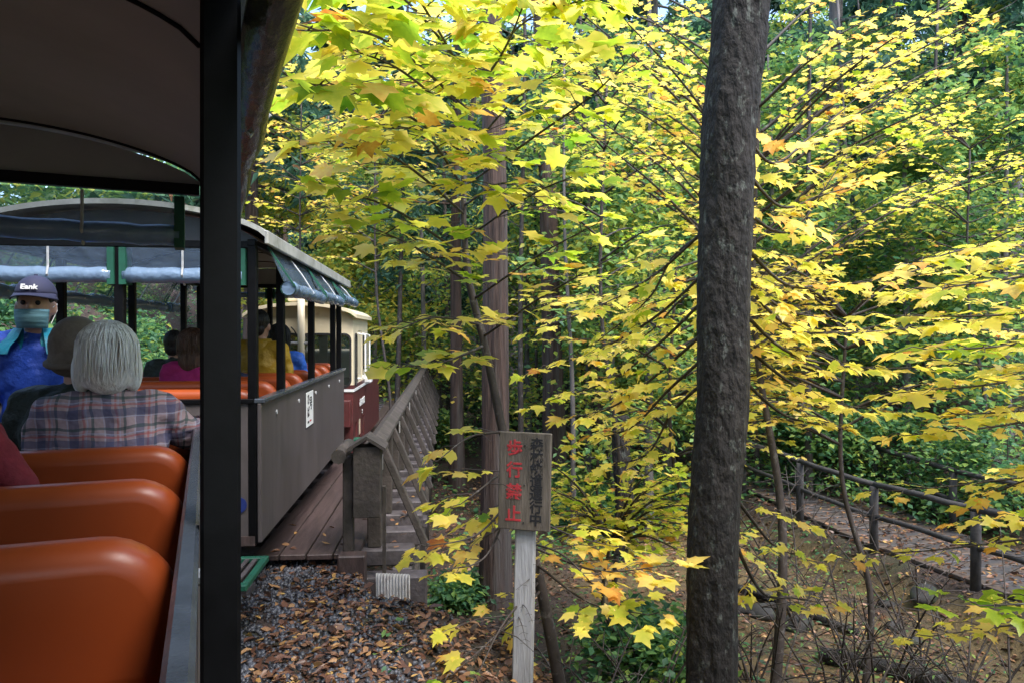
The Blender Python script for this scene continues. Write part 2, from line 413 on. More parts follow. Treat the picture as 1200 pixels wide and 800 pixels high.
def wob(x, y):
    return (np.sin(x * 1.7 + 0.6 * y) + np.sin(y * 1.3 - 0.9 * x + 1.7) + 0.6 * np.sin(3.1 * x + 2.7 * y) + 0.5 * np.sin(5.3 * x - 4.1 * y + 0.4)) * 0.25

def terrain(x, y):
    x = np.asarray(x, dtype=float); y = np.asarray(y, dtype=float)
    u = x - track_c(y)
    wv = wob(x, y)
    bed = -0.06
    floor = -1.72 + 0.10 * wv + np.clip(y - 16, 0, 200) * 0.07
    z = bed + (floor - bed) * sst(1.7, 4.6, u + 0.2 * wv)
    ge = 0.95 * sst(1.25, 1.6, u)
    gap = sst(5.75 - ge, 7.2 - 1.6 * ge, y) * (1 - sst(27, 31, y)) * sst(-2.3, -1.3, u)
    z = z * (1 - gap) + np.minimum(z, floor) * gap
    v = x - path_c(y); pz = path_z(y)
    wp = 1 - sst(0.95, 1.7, np.abs(v))
    hill = pz + np.clip(v - 1.2, 0, 18) * 0.36 + 0.25 * wv
    z = np.where(v > 1.0, z + (hill - z) * sst(0.9, 2.2, v), z)
    z = z * (1 - wp) + pz * wp
    bank = np.clip(-u - 1.7, 0, 60)
    z = z + np.where(bank > 0, np.minimum(bank * 0.75, 2.2 + np.clip(bank, 0, 14) * 0.22) + 0.3 * wv * np.clip(bank, 0, 1), 0)
    z = z + np.clip(y - 34, 0, 70) * 0.20
    near = (1 - sst(0.8, 1.6, np.abs(u)))
    z = z + 0.04 * wv * (1 - near) * np.clip(1 - wp, 0, 1)
    return z

def tz(x, y): return float(terrain(x, y))

xs = np.concatenate([np.arange(-90, -12, 3.0), np.arange(-12, -6, 0.6), np.arange(-6, 10, 0.16), np.arange(10, 20, 0.8), np.arange(20, 95, 3.0)])
ys = np.concatenate([np.arange(-60, -4, 4.0), np.arange(-4, 1, 0.5), np.arange(1, 14, 0.16), np.arange(14, 34, 0.6), np.arange(34, 130, 3.0)])
X, Y = np.meshgrid(xs, ys)
Z = terrain(X, Y)
V = np.stack([X.ravel(), Y.ravel(), Z.ravel()], 1)
nx = len(xs)
ii, jj = np.meshgrid(np.arange(len(ys) - 1), np.arange(nx - 1), indexing='ij')
a = (ii * nx + jj).ravel()
T = np.stack([a, a + 1, a + nx + 1, a + nx], 1)
ground = link('ground', np_mesh('ground', V, T, nper=4, smooth=True), MATS['forest_floor'])
tag(ground, kind='structure')

# walking path beyond the ravine: boards laid across it
path = tag(empty('path', (0, 0, 0)), kind='structure')
yy = 5.0
bk = 0
pm = None
while yy < 30:
    c = float(path_c(yy)); zz = float(path_z(yy)) + 0.035
    sl_ = float(path_c(yy + 0.2) - path_c(yy)) / 0.2
    if pm is None:
        pm = MB().box((0, 0, 0), (1.75, 0.262, 0.05)).mesh('board', bevel=0.006)
        pm.materials.append(MATS['path_boards'])
    o = link('board', pm, None, path)
    o.location = (c, yy, zz + random.uniform(-0.004, 0.004)); o.rotation_euler = (0, 0, math.atan(-sl_) + random.uniform(-0.01, 0.01))
    yy += 0.275

# ------------------------------------------------------------------ leaves: templates
half = [(0.27, -0.07), (0.25, 0.08), (0.55, 0.20), (0.36, 0.36), (0.47, 0.64), (0.21, 0.64)]
ML = [(0.0, 0.3), (0.0, 0.0)] + half + [(0.0, 1.0)] + [(-x, y) for x, y in half[::-1]]
ML = np.array([(x, y, -0.22 * (x * x + (y - 0.3) ** 2) + 0.10 * abs(x)) for x, y in ML])
MT = np.array([(0, i, i + 1) for i in range(1, len(ML) - 1)] + [(0, len(ML) - 1, 1)])
MLT = np.array([-0.06, -0.03] + [0.07, -0.02] * 3 + [0.08] + [-0.02, 0.07] * 3)
OV = np.array([(0, 0, 0), (0.24, 0.30, 0.05), (0.20, 0.66, 0.03), (0, 1, -0.10), (-0.20, 0.66, 0.03), (-0.24, 0.30, 0.05), (0, 0.5, -0.02)])
OT = np.array([(6, i, (i + 1) % 6) for i in range(6)])
RH = np.array([(0, 0, 0), (0.30, 0.45, 0.06), (0, 1, -0.08), (-0.30, 0.45, 0.06)])
RT = np.array([(0, 1, 2), (0, 2, 3)])
NE = np.array([(0, 0, 0), (0.16, 0.40, 0.02), (0, 1, -0.14), (-0.16, 0.40, 0.02)])

def frames(dirs, ups):
    """rotation matrices with y along dirs and z near ups"""
    d = dirs / np.linalg.norm(dirs, axis=1, keepdims=True)
    x = np.cross(d, ups); x /= np.maximum(np.linalg.norm(x, axis=1, keepdims=True), 1e-6)
    z = np.cross(x, d)
    return np.stack([x, d, z], 2)

def leaf_mass(name, pos, Rm, size, tint, tmpl, tri, mat, parent=None):
    n = len(pos); k = len(tmpl)
    tm = np.repeat(tmpl[None], n, 0) * np.stack([RNG.uniform(0.72, 1.2, n), np.ones(n), RNG.uniform(-0.4, 2.6, n)], 1)[:, None, :]
    if k > 6: tm[:, 2:, :2] += RNG.normal(0, 0.05, (n, k - 2, 2)); tm[:, :, 0] += tm[:, :, 1] * RNG.normal(0, 0.14, n)[:, None]
    V = np.einsum('nij,nkj->nki', Rm, tm) * size[:, None, None] + pos[:, None, :]
    T = (tri[None] + (np.arange(n) * k)[:, None, None]).reshape(-1, 3)
    tt = np.repeat(tint, k)
    if k == len(ML): tt = tt + np.tile(MLT, n)
    me = np_mesh(name, V.reshape(-1, 3), T, tt)
    return link(name, me, MATS[mat], parent)

def rdirs(n, droop=-0.3, spread=0.5):
    a = RNG.uniform(0, 2 * math.pi, n)
    return np.stack([np.cos(a), np.sin(a), RNG.normal(droop, spread, n)], 1)

def rups(n, s=0.5):
    u = RNG.normal(0, s, (n, 3)); u[:, 2] += 1; return u / np.linalg.norm(u, axis=1, keepdims=True)

# ------------------------------------------------------------------ tubes / trunks
def smooth_line(pts, n=24):
    pts = [Vector(p) for p in pts]
    P_ = [pts[0] * 2 - pts[1]] + pts + [pts[-1] * 2 - pts[-2]]
    out = []
    seg = len(pts) - 1
    for i in range(n + 1):
        t = i / n * seg; k = min(int(t), seg - 1); f = t - k
        p0, p1, p2, p3 = P_[k:k + 4]
        out.append(0.5 * ((2 * p1) + (p2 - p0) * f + (2 * p0 - 5 * p1 + 4 * p2 - p3) * f * f + (3 * p1 - p0 - 3 * p2 + p3) * f ** 3))
    return out

def trunk_mesh(name, pts, r0, r1, sides=20, rings=40, ridge=0.05, nr=9, flare=0.5, vs=1.0, seed=0):
    line = smooth_line(pts, rings)
    rnd = np.random.default_rng(seed)
    ph = rnd.uniform(0, 6.28, 12)
    vs_ = []; L = len(line)
    for i, p in enumerate(line):
        t = i / (L - 1)
        r = r0 + (r1 - r0) * t
        r *= 1 + flare * math.exp(-t * 14 * vs)
        tg = (line[min(i + 1, L - 1)] - line[max(i - 1, 0)]).normalized()
        a = tg.cross(Vector((0, 1, 0.01))).normalized(); b = tg.cross(a)
        for k in range(sides):
            an = 2 * math.pi * k / sides
            q = 1 + ridge * (math.sin(nr * an + ph[0] + 2 * math.sin(t * 9 + ph[1])) * 0.5 + math.sin(2 * an + ph[2] + t * 5) * 0.6 + math.sin(3 * an + t * 17 + ph[3]) * 0.5) + rnd.normal(0, ridge * 0.35)
            vs_.append(p + (a * math.cos(an) + b * math.sin(an)) * r * q)
    fs = [(i * sides + k, i * sides + (k + 1) % sides, (i + 1) * sides + (k + 1) % sides, (i + 1) * sides + k) for i in range(L - 1) for k in range(sides)]
    fs.append(tuple((L - 1) * sides + k for k in range(sides)))
    me = bpy.data.meshes.new(name); me.from_pydata([tuple(v) for v in vs_], [], fs)
    me.polygons.foreach_set('use_smooth', np.ones(len(me.polygons), dtype=bool)); me.update()
    return me, line
#@@SETTING_END

# ------------------------------------------------------------------ railway: rails and sleepers on the ballast
track = tag(empty('railway_track', (0, 0, 0)), kind='structure')
def tpt(y): return Vector((float(track_c(y)), y, 0))
def tframe(y):
    t = (tpt(y + 0.05) - tpt(y - 0.05)).normalized()
    return tpt(y), t, Vector((t.y, -t.x, 0))          # centre, along, right
GAUGE = 0.762
for s in (-1, 1):
    head = MB(); web = MB()
    prev = None
    ysr = np.concatenate([np.arange(-6, 8, 0.5), np.arange(8, 56, 1.5)])
    for q in range(len(ysr) - 1):
        (c0, t0, r0), (c1, t1, r1) = tframe(ysr[q]), tframe(ysr[q + 1])
        p0 = c0 + r0 * s * GAUGE / 2; p1 = c1 + r1 * s * GAUGE / 2
        zf = lambda yv: Vector((0, 0, max(0.0, yv - 34) * 0.20 + max(0.0, yv - 4.7) * GRADE))
        p0 = p0 + zf(ysr[q]); p1 = p1 + zf(ysr[q + 1])
        web.beam(p0 + Vector((0, 0, 0.012)), p1 + Vector((0, 0, 0.012)), 0.08, 0.02)
        web.beam(p0 + Vector((0, 0, 0.045)), p1 + Vector((0, 0, 0.045)), 0.02, 0.055)
        head.beam(p0 + Vector((0, 0, 0.085)), p1 + Vector((0, 0, 0.085)), 0.042, 0.028)
    rl = web.build('rail', MATS['rail_steel'], track)
    head.build('rail_head', MATS['rail_shine'], rl)
slm = MB().box((0, 0, -0.055), (1.5, 0.17, 0.11)).mesh('sleeper', bevel=0.008); slm.materials.append(MATS['sleeper_wood'])
y = -4.0
while y < 5.4:
    c, t, r = tframe(y)
    o = link('sleeper', slm, None, track); o.location = c; o.rotation_euler = (0, 0, math.atan2(-t.x, t.y)); y += 0.56
y = 31
while y < 50:
    c, t, r = tframe(y)
    o = link('sleeper', slm, None, track); o.location = c + Vector((0, 0, max(0.0, y - 34) * 0.20 + (y - 4.7) * GRADE)); o.rotation_euler = (0, 0, math.atan2(-t.x, t.y)); y += 0.7

# ------------------------------------------------------------------ trestle bridge with braced hand rail
TB = Vector((-1.06, 5.55, 0))
trestle = empty('trestle_bridge', TB, HD3); trestle.rotation_euler = (math.atan(GRADE), 0, HD3)
tag(trestle, 'weathered wooden trestle bridge with braced hand rail beside the coach', 'bridge')
TW = 'trestle_wood'
NB = 20
# long sleepers, local x=0 is the hand rail line, +x outwards
tsm = MB().box((0, 0, -0.065), (2.75, 0.19, 0.13)).mesh('sleeper', bevel=0.012); tsm.materials.append(MATS['sleeper_wood'])
for i in range(int(NB * 1.12 / 0.56)):
    o = link('sleeper', tsm, None, trestle); o.location = (-1.05 + random.uniform(-0.02, 0.02), 0.35 + i * 0.56, 0); o.rotation_euler = (0, 0, R(random.uniform(-1, 1)))
# walkway planks
pk = []
for j in range(4):
    yb = 0.02
    while yb < 21:
        L = random.choice((2.6, 3.2, 3.6))
        mb = MB().box((0, L / 2, 0), (0.188, L - 0.008, 0.04))
        o = mb.build('deck_plank', MATS['deck_wood'], trestle, bevel=0.005)
        o.location = (-0.18 - j * 0.197, yb, 0.024 + random.uniform(-0.003, 0.003)); yb += L
# posts, braces, cap rails
psm = MB().box((0, 0, 0.391), (0.11, 0.10, 0.78)).mesh('rail_post', bevel=0.008); psm.materials.append(MATS[TW])
brm = MB().beam((0.06, 0, 0.775), (0.40, 0, -0.02), 0.055, 0.10, up=(0, 1, 0)).mesh('brace', bevel=0.006); brm.materials.append(MATS[TW])
for i in range(NB):
    yb = 0.35 + 1.12 * i
    o = link('rail_post', psm, None, trestle); o.location = (0, yb + 0.02, 0); o.rotation_euler = (R(random.uniform(-0.6, 0.6)), R(random.uniform(-.6, .6)), 0)
    o = link('brace', brm, None, trestle); o.location = (0, yb + 0.10, 0)
    if i % 2 == 0:
        MB().box((0.062, yb - 0.04, 0.68), (0.012, 0.05, 0.12)).build('bolt_plate', MATS['corrugated'], trestle)
for i in range(0, NB - 3, 3):
    y0 = 0.20 + 1.12 * i + (0 if i else -0.06)
    y1 = 0.20 + 1.12 * (i + 3) - 0.008
    # pointed cap: a gable section
    pr = [(-0.08, 0.78), (0.08, 0.78), (0.08, 0.82), (0.0, 0.875), (-0.08, 0.82)]
    vs = [(x, y0, z) for x, z in pr] + [(x, y1, z) for x, z in pr]
    MB().add(vs, [(4, 3, 2, 1, 0), (5, 6, 7, 8, 9)] + [(k, (k + 1) % 5, 5 + (k + 1) % 5, 5 + k) for k in range(5)]).build('cap_rail', MATS[TW], trestle, bevel=0.005)
    MB().mm(-0.085, -0.057, y0, y1, 0.40, 0.50).build('mid_rail', MATS[TW], trestle, bevel=0.005)
# boxed end post with a little gable, as on the photograph
MB().mm(-0.115, 0.085, -0.10, 0.10, 0.34, 0.86).build('end_box', MATS[TW], trestle, bevel=0.006)
gv = [(-0.155, -0.13, 0.855), (-0.015, -0.13, 0.945), (0.125, -0.13, 0.855), (-0.155, 0.16, 0.855), (-0.015, 0.16, 0.945), (0.125, 0.16, 0.855),
      (-0.155, -0.13, 0.83), (-0.015, -0.13, 0.92), (0.125, -0.13, 0.83), (-0.155, 0.16, 0.83), (-0.015, 0.16, 0.92), (0.125, 0.16, 0.83)]
MB().add(gv, [(0, 1, 4, 3), (1, 2, 5, 4), (6, 9, 10, 7), (7, 10, 11, 8), (0, 6, 7, 1), (1, 7, 8, 2), (3, 4, 10, 9), (4, 5, 11, 10), (0, 3, 9, 6), (2, 8, 11, 5)]).build('end_cap', MATS[TW], trestle)
MB().mm(-0.20, -0.125, -0.02, 0.09, -0.10, 0.78).build('rail_post', MATS[TW], trestle, bevel=0.008)
MB().tube([(-0.22, -0.08, 0.79), (-0.22, 0.5, 0.79)], 0.055, 10).build('side_log', MATS[TW], trestle, smooth=True)
MB().mm(-0.22, -0.02, -0.16, -0.02, -0.14, 0.08).build('foot_block', MATS['deck_wood'], trestle, bevel=0.01)
MB().mm(0.09, 0.115, 0.0, 0.05, -0.25, 0.55).build('stake', MATS[TW], trestle)
# abutment and bents below
MB().mm(-2.3, 0.42, 0.02, 0.20, -0.36, -0.14).build('bearing_beam', MATS['sleeper_wood'], trestle, bevel=0.01)
MB().mm(-2.3, 0.42, 0.05, 0.2, -0.62, -0.37).build('bearing_beam', MATS['sleeper_wood'], trestle, bevel=0.01)
for i in range(0, NB, 2):
    yb = 2.6 + 1.12 * i
    for x in (-1.9, -0.95, 0.18):
        wp = trestle.matrix_basis @ Vector((x, yb, 0))
        zb = tz(*( (Matrix.Rotation(HD3, 3, 'Z') @ Vector((x, yb, 0)) + TB).xy )) - 0.2
        MB().tube([(x, yb, zb), (x, yb, -0.42)], 0.10, 10).build('pile', MATS[TW], trestle, smooth=True)
    MB().mm(-2.2, 0.36, yb - 0.10, yb + 0.10, -0.42, -0.32).build('cross_beam', MATS['sleeper_wood'], trestle, bevel=0.01)
for x in (-1.65, -0.75, 0.22):
    MB().mm(x - 0.08, x + 0.08, 0.22, 23, -0.315, -0.135).build('stringer', MATS['sleeper_wood'], trestle, bevel=0.01)
# corrugated sheet holding the bank at the end of the bridge
cs = []
for zz in (-0.05, -0.75):
    cs.append([Vector((0.13 + 0.25 * k / 88, 0.0 - 0.0 * k + 0.012 * math.sin(k / 88 * 2 * math.pi * 11), zz)) for k in range(89)])
sh = MB().sheet(cs).build('retaining_sheet', MATS['corrugated'], None, smooth=True)
sh.location = TB + Vector((-0.06, -0.12, -0.01)); sh.rotation_euler = (R(3), 0, R(-6))
sm_ = sh.modifiers.new('thick', 'SOLIDIFY'); sm_.thickness = 0.006
tag(sh, 'grey corrugated sheet holding the bank below the bridge end', 'sheet')

# ------------------------------------------------------------------ coaches
def arch(x, eave, rise):            # x from 0 (right) to -W
    q = (x + W / 2) / (W / 2)
    return eave + rise * max(0.0, 1 - q * q) ** 0.7

EAVE, RISE = 2.29, 0.19
def side_curtain(root, x, sgn, y0, y1, ztop, zbot, flare, rr, nst, rollmat='vinyl_roll'):
    """clear blind hung from the eave and rolled up; sgn +1 right side"""
    xo = x + sgn * flare
    g = []
    ny = 14
    for k in range(6):
        f = k / 5
        g.append([Vector((x + sgn * flare * (f ** 1.3) + 0.006 * math.sin(9 * j + k), y0 + (y1 - y0) * j / ny, ztop + (zbot + rr - ztop) * f + 0.004 * math.sin(5 * j))) for j in range(ny + 1)])
    c = MB().sheet(g).build('blind_sheet', MATS['vinyl_clear'], root, smooth=True)
    pts = [Vector((xo + 0.004 * math.sin(j * 2.1), y0 + (y1 - y0) * j / ny, zbot + rr * 0.9 + 0.006 * math.sin(j * 1.3))) for j in range(ny + 1)]
    MB().tube(pts, [rr * (1 + 0.10 * math.sin(j * 2.7)) for j in range(ny + 1)], 12).build('blind_roll', MATS[rollmat], root, smooth=True)
    for ye in (y0, y1):
        mb = MB()
        mb.beam(g[0][0] * 1 + Vector((0, ye - y0, 0)), Vector((xo + sgn * rr * 0.9, ye, zbot + rr * 1.2)), 0.022, 0.010)
        mb.tube([Vector((xo, ye - 0.012, zbot + rr * 0.9)), Vector((xo, ye + 0.012, zbot + rr * 0.9))], rr * 1.10, 12, cap=False)
        mb.build('edge_binding', MATS['green_webbing'], c)
    for i in range(nst):
        ys_ = y0 + (y1 - y0) * (i + 1) / (nst + 1)
        an = [Vector((x + sgn * 0.01, ys_, ztop - 0.02)), Vector((x + sgn * flare * 0.6 + sgn * 0.012, ys_, (ztop + zbot) / 2 + 0.03)), Vector((xo + sgn * rr * 1.08, ys_, zbot + rr)), Vector((xo, ys_, zbot - 0.012)), Vector((xo - sgn * rr * 1.08, ys_, zbot + rr))]
        MB().tube(an, 0.006, 5).build('strap', MATS['strap_white'], c)

def end_curtain(root, yv, x0, x1, ztop, zbot, rr, nst):
    g = []
    for k in range(4):
        f = k / 3
        g.append([Vector((x0 + (x1 - x0) * j / 10, yv + 0.03 * f + 0.006 * math.sin(j * 2 + k), ztop + (zbot + rr - ztop) * f)) for j in range(11)])
    c = MB().sheet(g).build('blind_sheet', MATS['vinyl_clear'], root, smooth=True)
    MB().tube([Vector((x0 + (x1 - x0) * j / 10, yv + 0.03, zbot + rr + 0.004 * math.sin(j * 2.3))) for j in range(11)], rr, 12).build('blind_roll', MATS['vinyl_roll'], root, smooth=True)
    for xe in (x0, x1):
        MB().mm(xe - 0.02, xe + 0.02, yv - 0.012, yv + 0.045 + rr, zbot - 0.01, ztop + 0.0).build('edge_binding', MATS['green_webbing'], c)
    for i in range(nst):
        xs_ = x0 + (x1 - x0) * (i + 1) / (nst + 1)
        MB().tube([Vector((xs_, yv - 0.01, ztop)), Vector((xs_, yv - rr * 0.2, zbot + rr * 2)), Vector((xs_, yv + 0.03 - rr * 1.08, zbot + rr)), Vector((xs_, yv + 0.03, zbot - 0.01))], 0.007, 5).build('strap', MATS['strap_white'], c)

def coach(name, label, loc, hd, y0, y1, posts_r, posts_l, seams, ptop, curt, woff=0.0, sh=0.034, pw=0.058, poff=-0.012, pbase=None, rolls=()):
    root = empty(name, loc, hd); tag(root, label, 'train coach', 'open sided train coaches')
    zf = 0.42; pb = 0.40
    xr, xl = 0.0, -W
    ps = 0.058
    # body
    MB().mm(xl + 0.03, xr - 0.03, y0, y1, zf - 0.06, zf).build('floor', MATS['deck_wood'], root)
    for sx, x in ((1, xr), (-1, xl)):
        x -= sx * woff
        p = MB().mm(x - 0.012, x + 0.012, y0, y1, pb - 0.02, ptop - 0.03).build('side_panel', MATS['panel_grey'], root, bevel=0.004)
        mb = MB()
        mb.mm(x - sh, x + sh, y0, y1, ptop - 0.03, ptop)
        mb.build('sill', MATS['ledge_wet'], root, bevel=0.006)
        for k in range(5):
            yr = y0 + 0.45 + k * (y1 - y0 - 0.9) / 4
            MB().tube([(x + sx * 0.010, yr, ptop - 0.13), (x + sx * 0.02, yr, ptop - 0.13)], 0.016, 8).build('rivet', MATS['strap_white'], p)
    for yv, sgn in ((y0, -1), (y1, 1)):
        MB().mm(xl + 0.014, xr - 0.014, yv - sgn * 0.035, yv - sgn * 0.011, pb, ptop - 0.031).build('end_panel', MATS['panel_grey'], root, bevel=0.003)
        MB().mm(xl + 0.036, xr - 0.036, yv - sgn * 0.05, yv + sgn * 0.004, ptop - 0.030, ptop - 0.002).build('end_sill', MATS['steel_black'], root, bevel=0.003)
        MB().mm(xl + 0.02, xr - 0.02, yv - sgn * 0.045, yv - sgn * 0.005, EAVE - 0.045, EAVE).build('end_beam', MATS['steel_black'], root, bevel=0.003)
        # gable board under the arch
        n = 24
        top = [Vector((xr - 0.01 - (W - 0.02) * k / n, yv - sgn * 0.02, arch(-0.01 - (W - 0.02) * k / n, EAVE, RISE) - 0.004)) for k in range(n + 1)]
        bot = [Vector((p.x, p.y, EAVE)) for p in top]
        MB().sheet([top, bot]).build('gable', MATS['ceiling_white'], root)
        MB().sheet([[q + Vector((0, sgn * 0.010, 0)) for q in top], [q + Vector((0, sgn * 0.010, 0)) for q in bot]]).build('gable_board', MATS['panel_dark'], root)
    for x, lst, sx in ((xr + poff, posts_r, 1), (xl - poff, posts_l, -1)):
        for yp in lst:
            MB().mm(x - pw / 2, x + pw / 2, yp - ps / 2, yp + ps / 2, zf - 0.05 if pbase is None else pbase, EAVE - 0.032).build('post', MATS['steel_black'], root, bevel=0.006)
        MB().mm(x - 0.025, x + 0.025, y0, y1, EAVE - 0.03, EAVE + 0.012).build('eave_beam', MATS['steel_black'], root, bevel=0.004)
    for yv, sgn in ((y0, -1), (y1, 1)):
        MB().mm(xl / 2 - ps / 2, xl / 2 + ps / 2, yv - sgn * 0.06, yv - sgn * 0.008, ptop, EAVE - 0.047).build('end_post', MATS['steel_black'], root, bevel=0.005)
    # ceiling and roof
    n = 40
    ov = 0.07
    def sect(yv, off, wide):
        out = []
        for k in range(n + 1):
            x = wide - (W + 2 * wide) * k / n
            q = (x + W / 2) / (W / 2 + wide)
            out.append(Vector((x, yv, EAVE + off + (RISE) * max(0.0, 1 - q * q) ** 0.7)))
        return out
    MB().sheet([sect(y0 + 0.02, 0.006, -0.005), sect(y1 - 0.02, 0.006, -0.005)]).build('ceiling', MATS['ceiling_white'], root, smooth=True)
    for ysm in seams:
        c = [p + Vector((0, 0, -0.001)) for p in sect(ysm, 0.004, -0.01)]
        MB().tube(c, 0.006, 5).build('ceiling_seam', MATS['steel_black'], root, smooth=True)
    a, b = y0 - 0.10, y1 + 0.10
    vo = [sect(a, 0.045, ov), sect(b, 0.045, ov)]
    mb = MB(); mb.sheet(vo)
    lo = [sect(a, 0.013, ov - 0.006), sect(b, 0.013, ov - 0.006)]
    mb.sheet([r[::-1] for r in lo])
    mb.sheet([vo[0], lo[0]]); mb.sheet([lo[1], vo[1]])
    mb.build('roof', MATS['roof_grey'], root, smooth=False)
    for x in (ov, -W - ov):
        MB().mm(x - 0.012, x + 0.012, a, b, EAVE - 0.03, EAVE + 0.055).build('roof_edge', MATS['roof_grey'], root, bevel=0.006)
    # blinds
    for (sd_, ya, yb, zt, zbt, fl, rr, ns, *rm_) in curt:
        side_curtain(root, xr + 0.03 if sd_ > 0 else xl - 0.03, sd_, ya, yb, zt, zbt, fl, rr, ns, *rm_)
    for (yv, xa, xb, zbt, rr, ns) in rolls:
        end_curtain(root, yv, xa, xb, EAVE - 0.05, zbt, rr, ns)
    # running gear
    MB().mm(xl + 0.25, xr - 0.25, y0 + 0.05, y1 - 0.05, 0.28, zf - 0.065).build('underframe', MATS['iron_rust'], root)
    for yb in (y0 + 0.9, y1 - 0.9):
        bg = MB().mm(xl / 2 - 0.5, xl / 2 + 0.5, yb - 0.06, yb + 0.06, 0.24, 0.30)
        for sx in (-1, 1):
            bg.mm(xl / 2 + sx * 0.48 - 0.03, xl / 2 + sx * 0.48 + 0.03, yb - 0.5, yb + 0.5, 0.17, 0.28)
        bogie = bg.build('bogie', MATS['iron_rust'], root)
        for yy in (yb - 0.33, yb + 0.33):
            for sx in (-1, 1):
                xx = xl / 2 + sx * 0.381
                MB().tube([(xx - 0.035, yy, 0.245), (xx + 0.035, yy, 0.245)], 0.147, 20).build('wheel', MATS['rail_steel'], bogie)
            MB().tube([(xl / 2 - 0.45, yy, 0.245), (xl / 2 + 0.45, yy, 0.245)], 0.03, 8).build('axle', MATS['iron_rust'], bogie)
    return root

own = coach('train_coach', 'open train coach with orange benches and a thick black post close by', (0, 0, 0), HD1, -3.6, 3.5,
            (-3.57, -1.1, 1.36, 3.47), (-3.57, -1.1, 1.36, 3.47), (-2.9, -1.3, 0.3, 1.87, 3.42), 1.30,
            [(1, -3.5, -1.15, 2.27, 2.13, 0.075, 0.042, 2, 'vinyl_dark'), (1, -1.05, 3.44, 2.27, 2.13, 0.075, 0.042, 2, 'vinyl_dark'), (-1, -3.5, 1.3, 2.27, 2.05, 0.075, 0.042, 2), (-1, 1.42, 3.44, 2.27, 2.05, 0.075, 0.042, 2)],
            woff=0.023, sh=0.015, pw=0.064, poff=0.025, pbase=0.36,
            rolls=[(3.5, -0.10, -0.83, 2.03, 0.045, 1), (3.5, -0.90, -1.62, 2.03, 0.045, 1)])
# standing platform in front of the own coach
MB().mm(-W + 0.05, -0.16, 3.52, 4.40, 0.24, 0.29).build('platform', MATS['iron_rust'], own, bevel=0.004)
MB().tube([(-W / 2, 4.4, 0.34), (-W / 2, 4.95, 0.34)], 0.05, 10).build('coupler', MATS['iron_rust'], own)
MB().tube([(-0.16, 3.535, 1.20), (-0.10, 3.52, 1.24), (-0.07, 3.5, 1.24)], 0.012, 6).build('latch', MATS['strap_white'], own)

ahead = coach('train_coach', 'open train coach with a square white plate on its grey side', C2, HD2, 0.0, 4.3,
              (0.035, 0.89, 2.27, 3.74, 4.265), (0.035, 1.0, 2.3, 3.7, 4.265), (1.1, 2.3, 3.4), 1.296,
              [(1, 0.12, 1.55, 2.27, 1.96, 0.13, 0.045, 1), (1, 1.58, 2.92, 2.27, 1.99, 0.12, 0.045, 1), (1, 2.95, 4.28, 2.27, 2.03, 0.12, 0.045, 1),
               (-1, 0.12, 0.95, 2.27, 1.95, 0.10, 0.05, 1), (-1, 1.05, 2.25, 2.27, 1.95, 0.10, 0.05, 1), (-1, 2.35, 3.65, 2.27, 1.95, 0.10, 0.05, 1), (-1, 3.72, 4.26, 2.27, 1.95, 0.10, 0.05, 1)],
              poff=-0.0445,
              rolls=[(0.0, -0.10, -0.82, 2.02, 0.05, 1), (0.0, -0.89, -1.62, 2.02, 0.05, 1), (4.3, -0.10, -0.82, 2.13, 0.035, 1), (4.3, -0.89, -1.62, 2.13, 0.035, 1)])
ahead.rotation_euler = (math.atan(GRADE), 0, HD2)
# green grating step on its rear corner
st = MB().mm(-0.56, 0.06, -0.58, -0.52, 0.265, 0.30).mm(-0.56, 0.06, -0.06, -0.01, 0.265, 0.30).mm(0.02, 0.06, -0.52, -0.06, 0.265, 0.30).mm(-0.56, -0.52, -0.52, -0.06, 0.265, 0.30).build('step_frame', MATS['green_webbing'], ahead, bevel=0.005)
sl2 = MB()
for k in range(11):
    sl2.mm(-0.515 + k * 0.049, -0.490 + k * 0.049, -0.519, -0.061, 0.285, 0.296)
sl2.build('step_grating', MATS['sleeper_wood'], st)
MB().mm(-0.54, 0.0, -0.5, -0.05, 0.24, 0.262).build('step_bracket', MATS['iron_rust'], st)
# round blue mark on the end panel
MB().tube([(-0.13, 0.0105, 0.62), (-0.13, 0.004, 0.62)], 0.05, 20).build('round_mark', MATS['blue_mark'], ahead)
# buffers / coupler
MB().tube([(-W / 2, 4.32, 0.34), (-W / 2, 4.85, 0.34)], 0.05, 10).build('coupler', MATS['iron_rust'], ahead)

# ------------------------------------------------------------------ lettering
def text_mesh(ch, size, ext=0.0012, off=0.0):
    cu = bpy.data.curves.new('lettering', 'FONT')
    cu.body = ch; cu.size = size; cu.extrude = ext; cu.offset = off
    cu.align_x = 'CENTER'; cu.align_y = 'CENTER'; cu.resolution_u = 2
    o = bpy.data.objects.new('lettering_tmp', cu); COL.objects.link(o)
    dg = bpy.context.evaluated_depsgraph_get(); dg.update()
    me = bpy.data.meshes.new_from_object(o.evaluated_get(dg))
    bpy.data.objects.remove(o); bpy.data.curves.remove(cu)
    if len(me.vertices):
        co = np.empty(len(me.vertices) * 3); me.vertices.foreach_get('co', co); co = co.reshape(-1, 3)
        c = (co.min(0) + co.max(0)) / 2; c[2] = 0
        me.vertices.foreach_set('co', (co - c).ravel())
    me.materials.clear()
    return me

def letter(ch, size, mat, parent, loc, rot, off=0.0, scale=(1, 1, 1)):
    me = text_mesh(ch, size, 0.0012, off)
    o = link('lettering', me, MATS[mat], parent)
    o.location = loc; o.rotation_euler = rot; o.scale = scale
    return o

